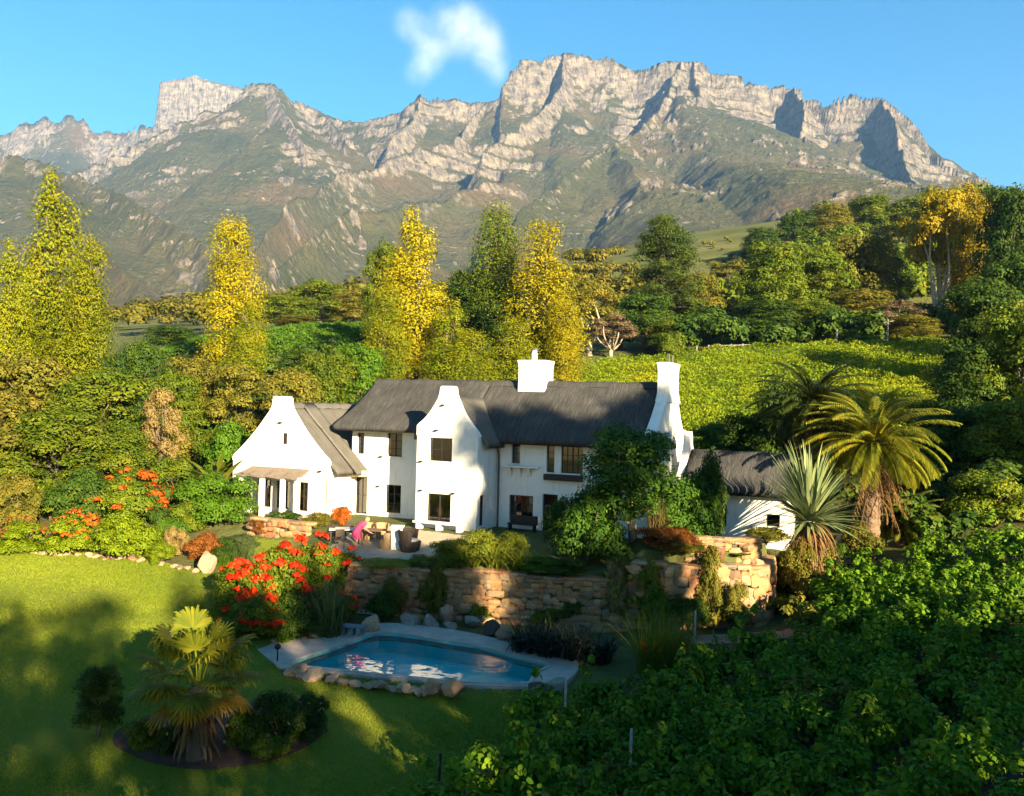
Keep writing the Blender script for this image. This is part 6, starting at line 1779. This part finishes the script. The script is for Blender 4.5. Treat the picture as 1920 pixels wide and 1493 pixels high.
L_AUT = leaf_mat('leaf_vine_autumn', [(.05, .08, .010), (.14, .13, .015), (.26, .16, .02)], .35, .9)
spots = []
rd = (cos(radians(48)), sin(radians(48))); rn = (-rd[1], rd[0])
for i in range(-30, 60):
    for j in range(-40, 60):
        u = j * 1.12 + rng.normal() * .13; v = i * 1.95 + rng.normal() * .12
        x = 9 + rd[0] * u + rn[0] * v; y = 26 + rd[1] * u + rn[1] * v
        if y < 8 or y > 46 or x < -6: continue
        z = gz(x, y); px, py = proj(x, y, z + 1.25)
        if px > 1990 or py > 1640 or py < vb(px) + 14: continue
        spots.append((y, x, z))
spots.sort()
if len(spots) > 300: spots = spots[:300]
for k, (y, x, z) in enumerate(spots):
    me, tm = VM[int(rng.integers(0, 6))]
    aut = rng.random() < .06
    e = thing('grapevine', 'leafy green grapevine in the shaded vineyard right of the pool' if not aut else 'grapevine with yellowing brown leaves in the shaded vineyard', 'grapevine', (x, y, z), rng.uniform(0, 6.28), 'grapevines in the near vineyard' if not aut else 'yellowing grapevines in the near vineyard')
    s = rng.uniform(.85, 1.2); e.scale = (s, s, s * rng.uniform(.9, 1.15))
    f = link_mesh('foliage', me, e); link_mesh('stem', tm, e)
    if aut: f.material_slots[0].link = 'OBJECT'; f.material_slots[0].material = L_AUT
print('VINES', len(spots), 'farthest', spots[-1])
for px, py, h_, lab in ((1056,1372,1.9,'pale vine post standing at the pool end of the vines'),(1300,1222,1.9,'pale vine post by the reddish path'),(822,1440,.7,'dark short stake on the lawn at the front of the vines'),(1178,1480,1.7,'pale vine post near the bottom of the vineyard')):
    q = G(px, py + 30); m = MB(); m.tube([(0, 0, -.2), (.03, 0, h_)], .035, 7); m.tube([(.03, 0, h_ - .002), (.03, 0, h_ + .04)], .028, 7)
    o = m.build('vine_post', M_GALV if 'pale' in lab else M_BLACK); o.location = q; tag(o, lab, 'post')

# ================================================================== TREES BEHIND THE VIEWPOINT (they throw the evening shade)
def shade(q, a, top, w_, kind='airy', lab=''):
    x = q * -SUN_H.y + a * SUN_H.x; y = q * SUN_H.x + a * SUN_H.y; z = gz(x, y)
    plant('shade_tree', 'tall dark tree behind the viewpoint shading the lawn and vines', 'tree', (x, y, z), (top - z) / .96, w_, kind, L_DARK, None, None, 'trees behind the viewpoint')
for q, a, tp, w_, kd in ((-24,22,14.0,8,'airy'),(-18,20,15.2,8,'airy'),(-13,24,16.4,7,'airy'),(-9,21,15.8,8,'pine'),(-5,24,17.0,8,'pine'),(-6.5,28,16.6,8,'airy'),(-11,26,16.2,7,'airy'),(-1.5,20,15.3,7,'pine'),(1.6,25,16.6,6,'pine'),(3.2,20,13.6,4,'airy'),(6.3,22,16.4,6,'round'),(10.3,25,17.4,6,'round'),(13.2,22,18.2,6,'round'),(14.9,26,19.4,5.0,'round'),(19.0,22,17.0,5.4,'round'),(20.8,18,15.0,4.5,'round'),(23,20,11.4,6,'round'),(26.5,22,12.6,6,'airy'),(30,20,11.2,7,'airy'),(35,21,11.4,8,'airy'),(40,20,12.4,8,'airy'),(46,22,15,9,'round')):
    shade(q, a, tp, w_, kd)
for q, a, tp, w_ in ((22.5,26,26.5,8),(26.5,23,25.0,8),(43,26,26,8),(50,28,27,12)):
    shade(q, a, tp, w_, 'highgum')
# ================================================================== CLOUD AND HAZE
def make_cloud():
    D = 7400.0
    blobs = [(768,46,40),(795,66,44),(822,84,40),(838,40,42),(862,30,44),(884,54,56),(905,78,52),(922,108,44),(930,138,32),(800,112,40),(784,134,34),(858,80,40)]
    c0 = P(848, 82, D); k = D / FPX
    bm = bmesh.new(); bmesh.ops.create_icosphere(bm, subdivisions=3, radius=1)
    for p in bm.verts: p.co = Vector((p.co.x * 150 * k, p.co.y * 90 * k, p.co.z * 125 * k))
    me = bpy.data.meshes.new('cloud'); bm.to_mesh(me); bm.free()
    m, nt, out = new_mat('cloud_vapour')
    tc = N(nt, 'ShaderNodeTexCoord')
    no = N(nt, 'ShaderNodeTexNoise', i_Scale=.0042, i_Detail=4.0, i_Roughness=.6); nt.links.new(tc.outputs['Object'], no.inputs['Vector'])
    acc = None
    for px, py, r in blobs:
        b = P(px, py, D) - c0
        d = N(nt, 'ShaderNodeVectorMath', operation='DISTANCE'); nt.links.new(tc.outputs['Object'], d.inputs[0]); d.inputs[1].default_value = b
        mr = N(nt, 'ShaderNodeMapRange', interpolation_type='SMOOTHSTEP'); mr.inputs['From Min'].default_value = r * k * 1.1; mr.inputs['From Max'].default_value = 0; nt.links.new(d.outputs['Value'], mr.inputs['Value'])
        if acc is None: acc = mr.outputs[0]
        else:
            a = N(nt, 'ShaderNodeMath', operation='ADD'); nt.links.new(acc, a.inputs[0]); nt.links.new(mr.outputs[0], a.inputs[1]); acc = a.outputs[0]
    n2 = N(nt, 'ShaderNodeMapRange'); n2.inputs['From Min'].default_value = .30; n2.inputs['From Max'].default_value = .70; nt.links.new(no.outputs[0], n2.inputs['Value'])
    mu = N(nt, 'ShaderNodeMath', operation='MULTIPLY'); nt.links.new(acc, mu.inputs[0]); nt.links.new(n2.outputs[0], mu.inputs[1])
    m3 = N(nt, 'ShaderNodeMath', operation='MULTIPLY'); nt.links.new(mu.outputs[0], m3.inputs[0]); m3.inputs[1].default_value = .0017
    v = N(nt, 'ShaderNodeVolumePrincipled'); v.inputs['Color'].default_value = (1, 1, 1, 1); v.inputs['Anisotropy'].default_value = -.25
    nt.links.new(m3.outputs[0], v.inputs['Density']); nt.links.new(v.outputs[0], out.inputs['Volume'])
    me.materials.append(m)
    o = link_mesh('cloud', me); o.location = c0
    tag(o, 'single small white cloud above the mountain saddle', 'cloud')
make_cloud()
m = MB(); m.box(-3900, 3900, -300, 5300, -12, 1960)
m_, nt, out = new_mat('haze_air')
v = N(nt, 'ShaderNodeVolumePrincipled'); v.inputs['Color'].default_value = (.24, .50, 1.0, 1); v.inputs['Density'].default_value = .000062; v.inputs['Anisotropy'].default_value = 0.0
nt.links.new(v.outputs[0], out.inputs['Volume'])
hz = m.build('haze', m_); tag(hz, kind='stuff')
hz.display_type = 'BOUNDS'
